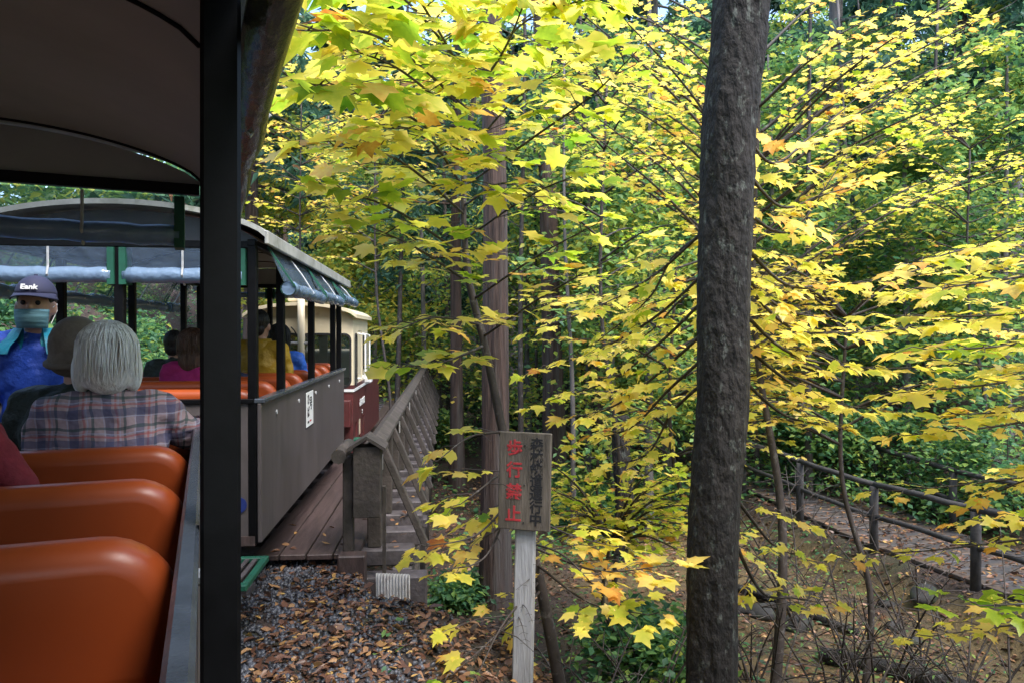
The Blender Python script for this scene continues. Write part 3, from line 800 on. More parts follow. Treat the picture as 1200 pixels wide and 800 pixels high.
# plate on the side of the coach ahead (faces +x)
pl = MB().mm(0.0125, 0.020, 1.66, 2.14, 0.98, 1.26).mesh('plate')
yp0, yp1, zp0, zp1 = 1.62, 1.98, 0.905, 1.205
plate = MB().mm(0.0125, 0.019, yp0, yp1, zp0, zp1).build('plate', MATS['white_paint'], ahead, bevel=0.002)
MB().mm(0.0122, 0.0165, yp0 - 0.010, yp1 + 0.010, zp0 - 0.010, zp1 + 0.010).build('plate_frame', MATS['ink_black'], plate)
RX = (R(90), 0, R(90))
bpy.data.meshes.remove(pl)
letter('号', 0.125, 'ink_black', plate, (0.0205, yp0 + 0.225, (zp0 + zp1) / 2 + 0.045), RX, 0.002)
letter('ひ', 0.10, 'ink_black', plate, (0.0205, yp0 + 0.10, (zp0 + zp1) / 2 + 0.085), RX, 0.002)
letter('ば', 0.10, 'ink_black', plate, (0.0205, yp0 + 0.10, (zp0 + zp1) / 2 - 0.02), RX, 0.002)
MB().mm(0.0190, 0.0200, yp0 + 0.06, yp0 + 0.14, zp0 + 0.03, zp0 + 0.05).build('print_line', MATS['ink_black'], plate)
MB().mm(0.0190, 0.0200, yp0 + 0.17, yp0 + 0.25, zp0 + 0.035, zp0 + 0.05).build('print_line', MATS['red_sign'], plate)

# ------------------------------------------------------------------ engine
LO = Vector((-2.03, 9.5, 0.075))
eng = empty('diesel_engine', LO, HD3); eng.rotation_euler = (math.atan(GRADE), 0, HD3); tag(eng, 'small cream and maroon diesel engine ahead of the coach', 'train engine')
EW, CL = 1.30, 1.75
zb_, zs_, ze_ = 0.16, 0.94, 1.89
# lower maroon body with openings in the skirt (faces built round the holes)
mb = MB()
xs_e = 0.0
holes = [(0.22, 0.42), (0.62, 0.84), (1.08, 1.30)]
ycur = 0.0
for a_, b_h in holes:
    mb.mm(xs_e - 0.03, xs_e, ycur, a_, zb_, zs_); mb.mm(xs_e - 0.03, xs_e, a_ + 0.0005, b_h - 0.0005, zb_, 0.24); mb.mm(xs_e - 0.03, xs_e, a_ + 0.0005, b_h - 0.0005, 0.52, zs_)
    ycur = b_h
mb.mm(xs_e - 0.03, xs_e, ycur, CL + 1.9, zb_, zs_)
mb.mm(-EW, -EW + 0.03, 0, CL + 1.9, zb_, zs_)
mb.mm(-EW + 0.031, -0.031, 0.0, 0.03, zb_, zs_)
mb.mm(-EW + 0.031, -0.031, CL + 1.86, CL + 1.9, zb_, zs_)
mb.mm(-EW + 0.031, -0.031, 0.031, CL + 1.85, zs_ - 0.03, zs_ - 0.002)
mb.build('lower_body', MATS['maroon_paint'], eng)
MB().mm(-EW - 0.012, 0.012, -0.012, CL + 0.5, zs_ + 0.001, zs_ + 0.035).build('waist_band', MATS['white_paint'], eng)
MB().mm(-EW - 0.006, 0.006, -0.006, CL + 0.5, zs_ + 0.036, zs_ + 0.085).build('waist_band', MATS['maroon_paint'], eng)
MB().mm(-EW + 0.2, -0.2, 0.05, CL + 1.8, 0.16, 0.55).build('frame_block', MATS['ink_black'], eng)
for yy in (0.55, 1.7, 2.9):
    for x in (-EW / 2 - 0.38, -EW / 2 + 0.38):
        MB().tube([(x - 0.04, yy, 0.30), (x + 0.04, yy, 0.30)], 0.20, 20).build('wheel', MATS['rail_steel'], eng)

def rrect(w_, h_, r_, n=5):
    out = []
    for cx, cy, a0 in ((w_ / 2 - r_, h_ / 2 - r_, 0), (-w_ / 2 + r_, h_ / 2 - r_, 90), (-w_ / 2 + r_, -h_ / 2 + r_, 180), (w_ / 2 - r_, -h_ / 2 + r_, 270)):
        for k in range(n + 1):
            an = R(a0 + 90 * k / n); out.append((cx + r_ * math.cos(an), cy + r_ * math.sin(an)))
    return out
def pane(parent, c, w_, h_, r_, face):
    """window in the rear (face 'y') or the side (face 'x') of the cab: rubber ring plus glass"""
    def pt(u, v, d):
        return Vector((c[0] + u, c[1] - d, c[2] + v)) if face == 'y' else Vector((c[0] + d, c[1] + u, c[2] + v))
    o1 = rrect(w_ + 0.05, h_ + 0.05, r_ + 0.02); i1 = rrect(w_, h_, r_)
    n = len(o1)
    vs = [pt(u, v, 0.002) for u, v in o1] + [pt(u, v, 0.014) for u, v in o1] + [pt(u, v, 0.014) for u, v in i1] + [pt(u, v, 0.002) for u, v in i1]
    fs = []
    for k in range(n):
        k2 = (k + 1) % n
        for b0 in (0, n, 2 * n):
            fs.append((b0 + k, b0 + k2, b0 + n + k2, b0 + n + k))
    fr = MB().add(vs, fs).build('window', MATS['ink_black'], parent)
    MB().add([pt(u, v, 0.0035) for u, v in i1], [tuple(range(n))]).build('pane', MATS['cab_glass'], fr)

# cab walls with real openings: rear wall built in strips
cabm = MB()
zt = ze_
def wall_y(yv, cols):
    """cols: list of (x0,x1,[(z0,z1) solid...])"""
    for x0, x1, zz in cols:
        for z0, z1 in zz: cabm.mm(x0, x1, yv, yv + 0.03, z0, z1)
zw0, zw1 = 1.24, 1.66
full = [(zs_ + 0.086, zt)]
wall_y(0.0, [(-EW, -EW + 0.045, full), (-EW + 0.045, -EW + 0.185, [(zs_ + 0.086, 1.02), (1.66, zt)]), (-EW + 0.185, -EW + 0.27, full),
             (-EW + 0.27, -EW + 0.61, [(zs_ + 0.086, zw0), (zw1, zt)]), (-EW + 0.61, -0.61, full),
             (-0.61, -0.27, [(zs_ + 0.086, zw0), (zw1, zt)]), (-0.27, -0.185, full), (-0.185, -0.045, [(zs_ + 0.086, 1.02), (1.66, zt)]), (-0.045, 0.0, full)])
for xa in (-0.03, -EW):
    for y0_, y1_, zz in ((0.031, 0.16, full), (0.16, 0.34, [(zs_ + 0.086, 1.02), (1.66, zt)]), (0.34, 0.56, full), (0.56, 1.0, [(1.72, zt)]), (1.0, 1.12, full), (1.12, 1.5, [(zs_ + 0.086, 1.2), (1.66, zt)]), (1.5, CL, full)):
        for z0, z1 in zz: cabm.mm(xa, xa + 0.03, y0_, y1_, z0, z1)
cabm.mm(-EW + 0.031, -0.031, CL - 0.03, CL, zs_ + 0.086, 1.24); cabm.mm(-EW + 0.031, -0.031, CL - 0.03, CL, 1.66, zt)
for x in (-EW + 0.1, -EW / 2, -0.1): cabm.mm(x - 0.06, x + 0.06, CL - 0.03, CL, 1.24, 1.66)
cab = cabm.build('cab', MATS['cream_paint'], eng)
for cx in (-EW + 0.44, -0.44): pane(cab, (cx, 0.0, (zw0 + zw1) / 2), 0.34, 0.42, 0.05, 'y')
for cx in (-EW + 0.115, -0.115): pane(cab, (cx, 0.0, 1.34), 0.14, 0.64, 0.07, 'y')
pane(cab, (0.0, 0.25, 1.34), 0.18, 0.64, 0.06, 'x'); pane(cab, (0.0, 1.31, 1.43), 0.38, 0.46, 0.06, 'x')
dr = MB().mm(-0.026, -0.006, 0.57, 0.99, 0.30, 1.71).build('door', MATS['cream_paint'], cab)
# arched cab roof with overhang
n = 20
def csec(yv, off, wide):
    return [Vector((wide - (EW + 2 * wide) * k / n, yv, zt + off + 0.15 * max(0.0, 1 - ((k / n) * 2 - 1) ** 2) ** 0.62)) for k in range(n + 1)]
mb = MB(); t0 = [csec(-0.10, 0.03, 0.05), csec(CL + 0.08, 0.03, 0.05)]; l0 = [csec(-0.10, -0.012, 0.05), csec(CL + 0.08, -0.012, 0.05)]
mb.sheet(t0); mb.sheet([r[::-1] for r in l0]); mb.sheet([t0[0], l0[0]]); mb.sheet([l0[1], t0[1]])
rf = mb.build('cab_roof', MATS['cream_paint'], eng, smooth=False)
gm = [Vector((p.x, 0.015, p.z)) for p in csec(0, -0.012, -0.0)]
MB().sheet([gm, [Vector((p.x, 0.015, zt)) for p in gm]]).build('roof_gable', MATS['cream_paint'], rf)
MB().mm(0.046, 0.056, -0.10, CL + 0.08, zt - 0.015, zt + 0.032).build('gutter', MATS['cream_paint'], rf)
MB().tube([(-EW / 2 + 0.02, -0.09, 0.97), (-EW / 2 + 0.02, -0.09, 2.18)], 0.045, 14).build('exhaust_pipe', MATS['cream_paint'], eng, smooth=True)
MB().mm(-EW / 2 - 0.16, -EW / 2 - 0.02, -0.03, 0.2, 2.085, 2.17).build('headlamp_box', MATS['cream_paint'], rf, bevel=0.01)
MB().mm(-EW / 2 + 0.09, -EW / 2 + 0.34, -0.02, 0.3, 2.07, 2.16).build('vent_box', MATS['cream_paint'], rf, bevel=0.01)
for cx in (-EW / 2 - 0.28, -EW / 2 - 0.12):
    MB().tube([(cx, -0.02, 1.76), (cx + 0.04, -0.04, 1.72), (cx + 0.12, -0.03, 1.58)], 0.008, 5).build('wiper', MATS['ink_black'], eng)
MB().tube([(-EW / 2 - 0.12, -0.10, 1.56), (-EW / 2 + 0.16, -0.10, 1.56)], 0.018, 8).build('pipe_clamp', MATS['corrugated'], eng)
MB().tube([(-EW / 2 + 0.13, -0.10, 1.50), (-EW / 2 + 0.13, -0.04, 1.50)], 0.05, 12).build('work_lamp', MATS['lamp_glass'], eng)
# door hand rails
for yy in (0.50, 1.05):
    MB().tube([(0.0, yy, 1.08), (0.10, yy, 1.10), (0.10, yy, 1.66), (0.0, yy, 1.68)], 0.013, 6).build('hand_rail', MATS['white_paint'], eng)
# rear bench box below the windows, tail lamps, step
MB().mm(-EW + 0.02, -0.02, -0.14, -0.013, 0.50, 0.84).build('buffer_beam', MATS['maroon_paint'], eng, bevel=0.01)
for cx in (-EW + 0.22, -0.22): MB().tube([(cx, -0.02, 1.09), (cx, -0.06, 1.09)], 0.045, 14).build('tail_lamp', MATS['red_sign'], eng)
MB().mm(-0.02, 0.13, 0.03, 0.20, 0.30, 0.335).build('foot_step', MATS['green_webbing'], eng, bevel=0.005)
MB().mm(-0.02, 0.10, 1.30, 1.50, 0.965, 1.06).build('air_tank', MATS['white_paint'], eng, bevel=0.02)
npl = MB().mm(0.0015, 0.009, 0.60, 1.28, 0.68, 0.80).build('name_plate', MATS['maroon_paint'], eng)
letter('赤沢森林鉄道', 0.105, 'white_paint', npl, (0.0105, 0.94, 0.74), RX, 0.002)
letter('5t', 0.085, 'white_paint', npl, (0.0105, 0.94, 0.60), RX, 0.002)
# bonnet in front of the cab
hd_ = MB().mm(-EW + 0.22, -0.22, CL + 0.002, CL + 1.85, zs_ + 0.002, 1.42).build('bonnet', MATS['cream_paint'], eng, bevel=0.05, seg=3)

# ------------------------------------------------------------------ orange benches
def pad(wd, ht, th, rc, re, bottom_round=0.05):
    """upholstered pad: rounded-corner outline in XZ, rounded over its thickness"""
    def outline(ins):
        out = []
        w2 = wd / 2 - ins
        rt = max(rc - ins, 0.005); rb = max(bottom_round - ins, 0.004)
        z0, z1 = ins, ht - ins
        for cx, cz, r_, a0 in ((w2 - rt, z1 - rt, rt, 0), (-w2 + rt, z1 - rt, rt, 90), (-w2 + rb, z0 + rb, rb, 180), (w2 - rb, z0 + rb, rb, 270)):
            for k in range(9):
                an = R(a0 + 90 * k / 8); out.append((cx + r_ * math.cos(an), cz + r_ * math.sin(an)))
        return out
    rings = []
    for k in range(7):
        an = R(90 * k / 6); rings.append((-th / 2 + re * (1 - math.sin(an)) * 1.0, re * (1 - math.cos(an)) * 0 + re * (1 - math.sin(R(90 * k / 6))) * 0, an))
    prof = [(-th / 2 + re * (1 - math.cos(R(90 * k / 6))), re * (1 - math.sin(R(90 * k / 6)))) for k in range(7)]
    prof += [(-y_, i_) for y_, i_ in prof[::-1]]
    vs = []; fs = []
    for y_, i_ in prof:
        vs += [Vector((x, y_, z)) for x, z in outline(i_)]
    n = 36
    for a_ in range(len(prof) - 1):
        for k in range(n):
            fs.append((a_ * n + k, a_ * n + (k + 1) % n, (a_ + 1) * n + (k + 1) % n, (a_ + 1) * n + k))
    fs.append(tuple(range(n))); fs.append(tuple((len(prof) - 1) * n + k for k in range(n))[::-1])
    return MB().add(vs, fs)

def bench(label, coach_o, y, ztop, zseat, face=1, group='orange benches in the coaches'):
    """bench across the coach; face +1 looks forward"""
    hd = coach_o.rotation_euler.z
    b0 = coach_o.location + coach_o.rotation_euler.to_matrix() @ Vector((-W / 2, y, 0.42))
    r_ = empty('bench', b0, hd + (0 if face > 0 else math.pi)); tag(r_, label, 'bench', group)
    wd = W - 0.072
    bk = pad(wd, 0.262, 0.10, 0.125, 0.045).build('backrest', MATS['orange_vinyl'], r_, smooth=True)
    bk.location = (0, 0, ztop - 0.256 - 0.42); bk.rotation_euler = (R(2), 0, 0)
    cu = pad(wd - 0.02, 0.42, 0.10, 0.06, 0.04).build('cushion', MATS['orange_vinyl'], r_, smooth=True)
    cu.rotation_euler = (R(-90), 0, 0); cu.location = (0, 0.06, zseat - 0.05 - 0.42)
    fm = MB()
    for x in (-wd / 2 + 0.12, wd / 2 - 0.12):
        fm.mm(x - 0.02, x + 0.02, -0.02, 0.02, 0, ztop - 0.30 - 0.42 + 0.2); fm.mm(x - 0.02, x + 0.02, 0.40, 0.44, 0, zseat - 0.11 - 0.42)
        fm.mm(x - 0.02, x + 0.02, 0.021, 0.399, zseat - 0.15 - 0.42, zseat - 0.105 - 0.42)
    fm.build('seat_frame', MATS['steel_black'], r_)
    return r_
ZS = 0.93
bench('orange bench in the own coach, the one right beside the thick black post', own, 1.39, 1.28, ZS)
bench('empty orange bench between the post bench and the plaid shirt passenger', own, 2.02, 1.272, ZS)
bench('orange bench directly behind the plaid shirt passenger', own, 2.68, 1.272, ZS)
bench('orange bench against the front end of the own coach, facing backwards', own, 3.36, 1.272, ZS, -1)
for k, yb in enumerate((0.16, 0.72, 1.27, 1.82, 2.38, 2.93, 3.48, 4.0)):
    bench(('orange bench next to the rear end panel of the coach with the plate', 'orange bench behind the magenta top passenger', 'orange bench between the magenta top and navy coat passengers', 'orange bench under the man in the yellow jacket',
           'orange bench under the passenger in the sky blue jacket', 'empty orange bench ahead of the sky blue jacket', 'empty orange bench ahead of the sky blue jacket', 'empty orange bench ahead of the sky blue jacket')[k], ahead, yb, 1.36 if k else 1.34, ZS + 0.03)

# ------------------------------------------------------------------ warning sign
SB = P(612, 405, 4.4); SB.z = tz(SB.x, SB.y) - 0.05
sgn = empty('warning_sign', SB, R(-14)); tag(sgn, 'brown wooden board with red and black lettering on a pale post', 'sign')
SBt = Vector((0, 0, -SB.z))
lean = R(1.5)
MB().mm(-0.060, 0.060, -0.028, 0.028, -0.25, 0.62 - SB.z).build('post', MATS['post_wood'], sgn, bevel=0.008)
zc = 0.81 - SB.z
bd = MB().mm(-0.155, 0.155, -0.062, -0.030, zc - 0.285, zc + 0.285).build('board', MATS['sign_wood'], sgn, bevel=0.004)
RF = (R(90), 0, 0)
for k, ch in enumerate('歩行禁止'):
    letter(ch, 0.098, 'red_sign', bd, (-0.062, -0.0632, zc + 0.195 - k * 0.128), RF, 0.0022)
for k, ch in enumerate('森林鉄道運行中'):
    letter(ch, 0.078, 'ink_sign', bd, (0.072, -0.0632, zc + 0.222 - k * 0.073), RF, 0.0020)
for zz in (0.21, -0.02, -0.24):
    MB().tube([(0.0, -0.0615, zc + zz), (0.0, -0.066, zc + zz)], 0.005, 8).build('nail', MATS['ink_black'], bd)
for o in list(sgn.children): o.rotation_euler.y += 0
sgn.rotation_euler.y = R(1.2)

# ------------------------------------------------------------------ fence along the path (posts and rails on both sides)
def fence(label, off, ylist):
    c0 = float(path_c(ylist[0])) + off
    root = empty('path_fence', (c0, ylist[0], float(path_z(ylist[0])))); tag(root, label, 'fence', None)
    loc = lambda y_, z_: Vector((float(path_c(y_)) + off, y_, float(path_z(y_)) + z_)) - root.location
    for i, y_ in enumerate(ylist):
        p = loc(y_, 0); j = random.uniform(-0.02, 0.02)
        MB().tube([p + Vector((0, 0, -0.35)), p + Vector((j, 0, 0.5)), p + Vector((j, j, 0.92))], 0.058, 10).build('post', MATS['fence_wood'], root, smooth=True)
        if i:
            a_, b_ = ylist[i - 1], y_
            for zz, rr in ((0.95, 0.040), (0.50, 0.034)):
                pts = [loc(a_ + (b_ - a_) * k / 4, zz + 0.01 * math.sin(k * 2 + i)) for k in range(5)]
                MB().tube(pts, rr, 8).build('rail', MATS['fence_wood'], root, smooth=True)
fence('dark wooden rail fence on the ravine side of the walking path', -0.98, [5.6, 7.2, 8.8, 10.4, 12.0, 13.6, 15.2, 16.8, 18.4, 20, 21.6, 23.2])
fence('dark wooden rail fence on the hill side of the walking path', 0.98, [6.6, 8.2, 9.8, 11.4, 13, 14.6, 16.2, 17.8, 19.4, 21, 22.6])
#@@BUILT_END

# ------------------------------------------------------------------ people
def blob(name, parts, mat, parent, voxel=0.014, smooth=8, seg=14):
    """continuous surface from tapered capsules ('c',p0,r0,p1,r1) and ellipsoids ('e',c,(rx,ry,rz)[,euler])"""
    bm = bmesh.new()
    def ell(c, r3, rot=None):
        g = bmesh.ops.create_uvsphere(bm, u_segments=seg, v_segments=10, radius=1)
        m_ = Matrix.Translation(Vector(c)) @ (rot.to_matrix().to_4x4() if rot else Matrix.Identity(4)) @ Matrix.Diagonal((*r3, 1))
        bmesh.ops.transform(bm, matrix=m_, verts=g['verts'])
    for p in parts:
        if p[0] == 'e': ell(p[1], p[2], Euler(p[3]) if len(p) > 3 else None)
        else:
            _, a, ra, b, rb = p
            a, b = Vector(a), Vector(b)
            ell(a, (ra,) * 3); ell(b, (rb,) * 3)
            d = b - a
            if d.length > 1e-4:
                g = bmesh.ops.create_cone(bm, cap_ends=True, segments=seg, radius1=ra, radius2=rb, depth=d.length)
                bmesh.ops.transform(bm, matrix=Matrix.Translation((a + b) / 2) @ d.to_track_quat('Z', 'Y').to_matrix().to_4x4(), verts=g['verts'])
    me = bpy.data.meshes.new(name); bm.to_mesh(me); bm.free()
    o = link(name, me, MATS[mat], parent)
    m1 = o.modifiers.new('fuse', 'REMESH'); m1.mode = 'VOXEL'; m1.voxel_size = voxel; m1.use_smooth_shade = True
    m2 = o.modifiers.new('soft', 'SMOOTH'); m2.iterations = smooth; m2.factor = 0.5
    dg = bpy.context.evaluated_depsgraph_get(); dg.update()
    me2 = bpy.data.meshes.new_from_object(o.evaluated_get(dg))
    o.modifiers.clear(); o.data = me2; bpy.data.meshes.remove(me)
    if len(me2.materials) == 0: me2.materials.append(MATS[mat])
    return o

def person(label, loc, rz, top, legs, hair=None, hat=None, mask=False, stand=False, lean=0.0, sc=1.0, arm_r=None, arm_l=None, collar=None, group=None, headturn=0.0, bulk=1.0, headfwd=0.03):
    """origin: seat surface under the hips (sitting) or the floor (standing); faces local +y"""
    root = empty('person', loc, rz); root.scale = (sc,) * 3; tag(root, label, 'person', group)
    z0 = 0.86 if stand else 0.09
    hip = Vector((0, 0, z0)); ch = Vector((0, lean * 0.6, z0 + 0.30)); nk = Vector((0, lean + 0.01, z0 + 0.475)); hd = Vector((0, lean + headfwd, z0 + 0.625))
    sh = {s: Vector((s * 0.175, lean * 0.95, z0 + 0.43)) for s in (-1, 1)}
    if stand:
        kn = {s: Vector((s * 0.10, 0.02, 0.46)) for s in (-1, 1)}; an = {s: Vector((s * 0.10, -0.01, 0.07)) for s in (-1, 1)}
    else:
        kn = {s: Vector((s * 0.11, 0.43, z0 + 0.0)) for s in (-1, 1)}; an = {s: Vector((s * 0.11, 0.40, -0.43)) for s in (-1, 1)}
    arms = {}
    for s, ov in ((1, arm_r), (-1, arm_l)):
        if ov: arms[s] = (Vector(ov[0]), Vector(ov[1]))
        elif stand: arms[s] = (sh[s] + Vector((s * 0.07, 0.0, -0.27)), sh[s] + Vector((s * 0.03, 0.20, -0.34)))
        else: arms[s] = (sh[s] + Vector((s * 0.06, 0.04, -0.25)), Vector((s * 0.10, 0.25, z0 + 0.12)))
    k = bulk
    # body: one continuous surface, head to feet, hands with five fingers
    pr = [('e', hd, (0.072, 0.09, 0.112)), ('e', hd + Vector((0, 0.03, -0.055)), (0.055, 0.06, 0.06)), ('c', nk - Vector((0, 0, 0.03)), 0.052, hd - Vector((0, 0.01, 0.06)), 0.05),
          ('e', ch, (0.15, 0.095, 0.19)), ('e', hip, (0.15, 0.105, 0.10)), ('c', hip, 0.11, ch, 0.12),
          ('e', hd + Vector((0, 0.098, -0.012)), (0.014, 0.022, 0.024)), ('e', hd + Vector((0, 0.082, -0.058)), (0.026, 0.014, 0.012)),
          ('e', hd + Vector((0.076, -0.005, -0.01)), (0.012, 0.022, 0.034)), ('e', hd + Vector((-0.076, -0.005, -0.01)), (0.012, 0.022, 0.034))]
    for s in (-1, 1):
        el, wr = arms[s]
        pr += [('c', sh[s], 0.05, el, 0.038), ('c', el, 0.038, wr, 0.027), ('c', hip + Vector((s * 0.085, 0, 0)), 0.078, kn[s], 0.052), ('c', kn[s], 0.052, an[s], 0.036), ('c', an[s], 0.034, an[s] + Vector((0, 0.13, -0.045)), 0.03)]
        d = (wr - el).normalized(); pm_ = wr + d * 0.05
        sd_ = d.cross(Vector((0, 0, 1)));
        sd_ = sd_.normalized() if sd_.length > 0.1 else Vector((1, 0, 0))
        dn = sd_.cross(d)
        if dn.z > 0: dn = -dn
        pr += [('c', wr, 0.024, pm_, 0.027), ('e', pm_, (0.034, 0.034, 0.024))]
        for q, (fo, fl) in enumerate(((-0.027, 0.060), (-0.009, 0.072), (0.009, 0.068), (0.027, 0.052))):
            b0_ = pm_ + d * 0.025 + sd_ * fo; b1_ = b0_ + d * fl * 0.6 + dn * 0.006; b2_ = b1_ + d * fl * 0.35 + dn * 0.022
            pr += [('c', b0_, 0.0098, b1_, 0.0088), ('c', b1_, 0.0088, b2_, 0.0078)]
        t0_ = wr + d * 0.02 - sd_ * s * 0.025; t1_ = t0_ + d * 0.03 - sd_ * s * 0.03 + dn * 0.01; t2_ = t1_ + d * 0.03 + dn * 0.012
        pr += [('c', t0_, 0.012, t1_, 0.0105), ('c', t1_, 0.0105, t2_, 0.009)]
    blob('body', pr, 'skin', root, 0.0085, 3, 12)
    # upper garment
    pr = [('e', ch + Vector((0, 0, 0.0)), (0.195 * k, 0.135 * k, 0.20)), ('e', hip + Vector((0, 0, 0.05)), (0.185 * k, 0.14 * k, 0.13)), ('c', hip + Vector((0, 0, 0.08)), 0.14 * k, ch, 0.145 * k),
          ('c', sh[-1] + Vector((0.02, 0, 0)), 0.078 * k, sh[1] - Vector((0.02, 0, 0)), 0.078 * k), ('c', nk - Vector((0, 0, 0.07)), 0.10, nk + Vector((0, 0, -0.005)), 0.068)]
    for s in (-1, 1):
        el, wr = arms[s]
        pr += [('c', sh[s], 0.074 * k, el, 0.058 * k), ('c', el, 0.058 * k, wr - (wr - el).normalized() * 0.02, 0.042 * k)]
    up = blob('jacket' if top.startswith(('jacket', 'coat', 'fleece')) else 'shirt', pr, top, root, 0.012, 7)
    dsp = up.modifiers.new('folds', 'DISPLACE')
    tx = bpy.data.textures.get('folds') or bpy.data.textures.new('folds', 'CLOUDS'); tx.noise_scale = 0.085; tx.noise_depth = 1
    dsp.texture = tx; dsp.strength = 0.030; dsp.mid_level = 0.5
    if collar:
        cpt = []
        for q in range(17):
            a_ = R(-250 + 320 * q / 16)
        ring = MB()
        rows = []
        for zq, rr_ in ((-0.06, 0.098), (-0.01, 0.080), (0.040, 0.086), (0.045, 0.094), (0.0, 0.125), (-0.040, 0.165), (-0.075, 0.185)):
            rows.append([nk + Vector((math.cos(R(115 + 310 * q / 20)) * rr_, math.sin(R(115 + 310 * q / 20)) * rr_ * 0.80 + (0.02 if zq < 0 else 0), zq)) for q in range(21)])
        ring.sheet(rows).build('collar', MATS[collar], up, smooth=True)
    # trousers and shoes
    pr = [('e', hip, (0.175, 0.13, 0.11))]
    for s in (-1, 1):
        pr += [('c', hip + Vector((s * 0.085, 0.01, -0.005)), 0.09, kn[s], 0.066), ('c', kn[s], 0.066, an[s] + Vector((0, 0, 0.03)), 0.052)]
    blob('trousers', pr, legs, root, 0.015, 6)
    for s in (-1, 1):
        blob('shoe', [('c', an[s] + Vector((0, -0.02, -0.025)), 0.042, an[s] + Vector((0, 0.13, -0.045)), 0.036)], 'shoe', root, 0.012, 3)
    # hair
    C = hd + Vector((0, -0.012, 0.02))
    if hair:
        st_, hm = hair
        if st_ == 'bob':
            pr = [('e', C + Vector((0, -0.012, 0.015)), (0.105, 0.112, 0.115)), ('e', C + Vector((0, -0.05, -0.055)), (0.095, 0.066, 0.092)), ('e', C + Vector((0.085, -0.005, -0.06)), (0.034, 0.06, 0.085)), ('e', C + Vector((-0.085, -0.005, -0.06)), (0.034, 0.06, 0.085))]
        elif st_ == 'short':
            pr = [('e', C + Vector((0, -0.015, 0.02)), (0.084, 0.098, 0.098)), ('e', C + Vector((0, -0.055, -0.05)), (0.066, 0.045, 0.06))]
        else:
            pr = [('e', C + Vector((0, -0.015, 0.015)), (0.098, 0.108, 0.108)), ('e', C + Vector((0, -0.055, -0.11)), (0.10, 0.06, 0.15))]
        hr = blob('hair', pr, hm, root, 0.009, 3, 20)
        # strands combed down over the surface
        sv_ = MB()
        rnd = random.Random(3)
        for q in range(0 if st_ == 'short' else 320):
            a_ = rnd.uniform(0, 6.283); 
            if math.sin(a_) > 0.75: continue
            pts = []
            for j in range(6):
                th_ = R(8 + (92 + 16 * ((q * 7) % 10) / 10) * j / 5 + rnd.uniform(-3, 3))
                rx, ry, rz_ = (0.1055 + rnd.uniform(0, .002), 0.1145, 0.1155)
                drop = max(0, th_ - R(80)) * 0.09
                pts.append(C + Vector((math.cos(a_ + 0.09 * math.sin(j * 0.9 + q)) * math.sin(min(th_, R(92))) * rx, -0.014 + math.sin(a_) * math.sin(min(th_, R(92))) * ry - (0.03 * j / 5 if math.sin(a_) < 0 else 0), 0.013 + math.cos(th_) * rz_ - drop)))
            sv_.tube(smooth_line(pts, 8), [0.002, 0.003, 0.0035, 0.0035, 0.0035, 0.0035, 0.003, 0.0025, 0.0012], 4, cap=False)
        if sv_.v: sv_.build('strands', MATS[hm], hr, smooth=True)
    if hat == 'knit':
        blob('knit_hat', [('e', C + Vector((0, -0.01, 0.02)), (0.102, 0.115, 0.118)), ('e', C + Vector((0, -0.03, -0.04)), (0.098, 0.095, 0.07))], 'knit_beige', root, 0.01, 3, 20)
        MB().tube([C + Vector((0.101 * math.cos(q * math.pi / 12), -0.018 + 0.110 * math.sin(q * math.pi / 12), -0.045 - 0.02 * math.sin(q * math.pi / 12 + math.pi))) for q in range(25)], 0.013, 7, cap=False).build('hat_brim', MATS['knit_beige'], root, smooth=True)
    if hat == 'cap':
        cp = MB(); rows = []
        for j in range(9):
            th_ = R(2 + 86 * j / 8)
            rows.append([C + Vector((math.cos(2 * math.pi * q / 28) * math.sin(th_) * 0.087, math.sin(2 * math.pi * q / 28) * math.sin(th_) * 0.108 + 0.004, 0.025 + math.cos(th_) * 0.098)) for q in range(29)])
        capo = cp.sheet(rows).build('cap', MATS['cap_navy'], root, smooth=True)
        capo.modifiers.new('thick', 'SOLIDIFY').thickness = 0.004
        br = []
        for j in range(6):
            f = j / 5
            br.append([C + Vector((math.sin(R(-78 + 156 * q / 16)) * (0.090 + 0.012 * f), math.cos(R(-78 + 156 * q / 16)) * (0.104 + 0.075 * f * math.cos(R(-78 + 156 * q / 16)) ** 0.5 if q not in () else 0), 0.036 - 0.016 * f - 0.014 * f * (math.sin(R(-78 + 156 * q / 16)) ** 2))) for q in range(17)])
        bo = MB().sheet(br).build('brim', MATS['cap_navy'], capo, smooth=True); bo.modifiers.new('thick', 'SOLIDIFY').thickness = 0.004
        tm_ = text_mesh('Eank', 0.036, 0.002, 0.0012)
        to = link('lettering', tm_, MATS['white_paint'], capo); to.location = C + Vector((0, 0.109, 0.062)); to.rotation_euler = (R(64), 0, R(180))
        MB().tube([C + Vector((0, 0.004, 0.121)), C + Vector((0, 0.004, 0.129))], 0.008, 8).build('button', MATS['cap_navy'], capo)
    # eyes
    for s in (-1, 1):
        MB().add(*sphere(hd + Vector((s * 0.030, 0.081, 0.010)), 0.0115)).build('eye', MATS['ink_black'], root, smooth=True)
    if mask:
        rows = []
        for j in range(9):
            f = j / 8
            zz = -0.020 - 0.088 * f
            bul = 0.020 * math.sin(math.pi * min(1, f * 1.05)) + (0.016 if f < 0.25 else 0.012)
            rows.append([hd + Vector((math.sin(R(-64 + 128 * q / 14)) * (0.080 - 0.010 * f * f), 0.012 + math.cos(R(-64 + 128 * q / 14)) * (0.088 + bul - 0.010 * f) + 0.0025 * math.sin(j * 2.6), zz)) for q in range(15)])
        mk = MB().sheet(rows).build('face_mask', MATS['mask_blue'], root, smooth=True)
        mk.modifiers.new('thick', 'SOLIDIFY').thickness = 0.002
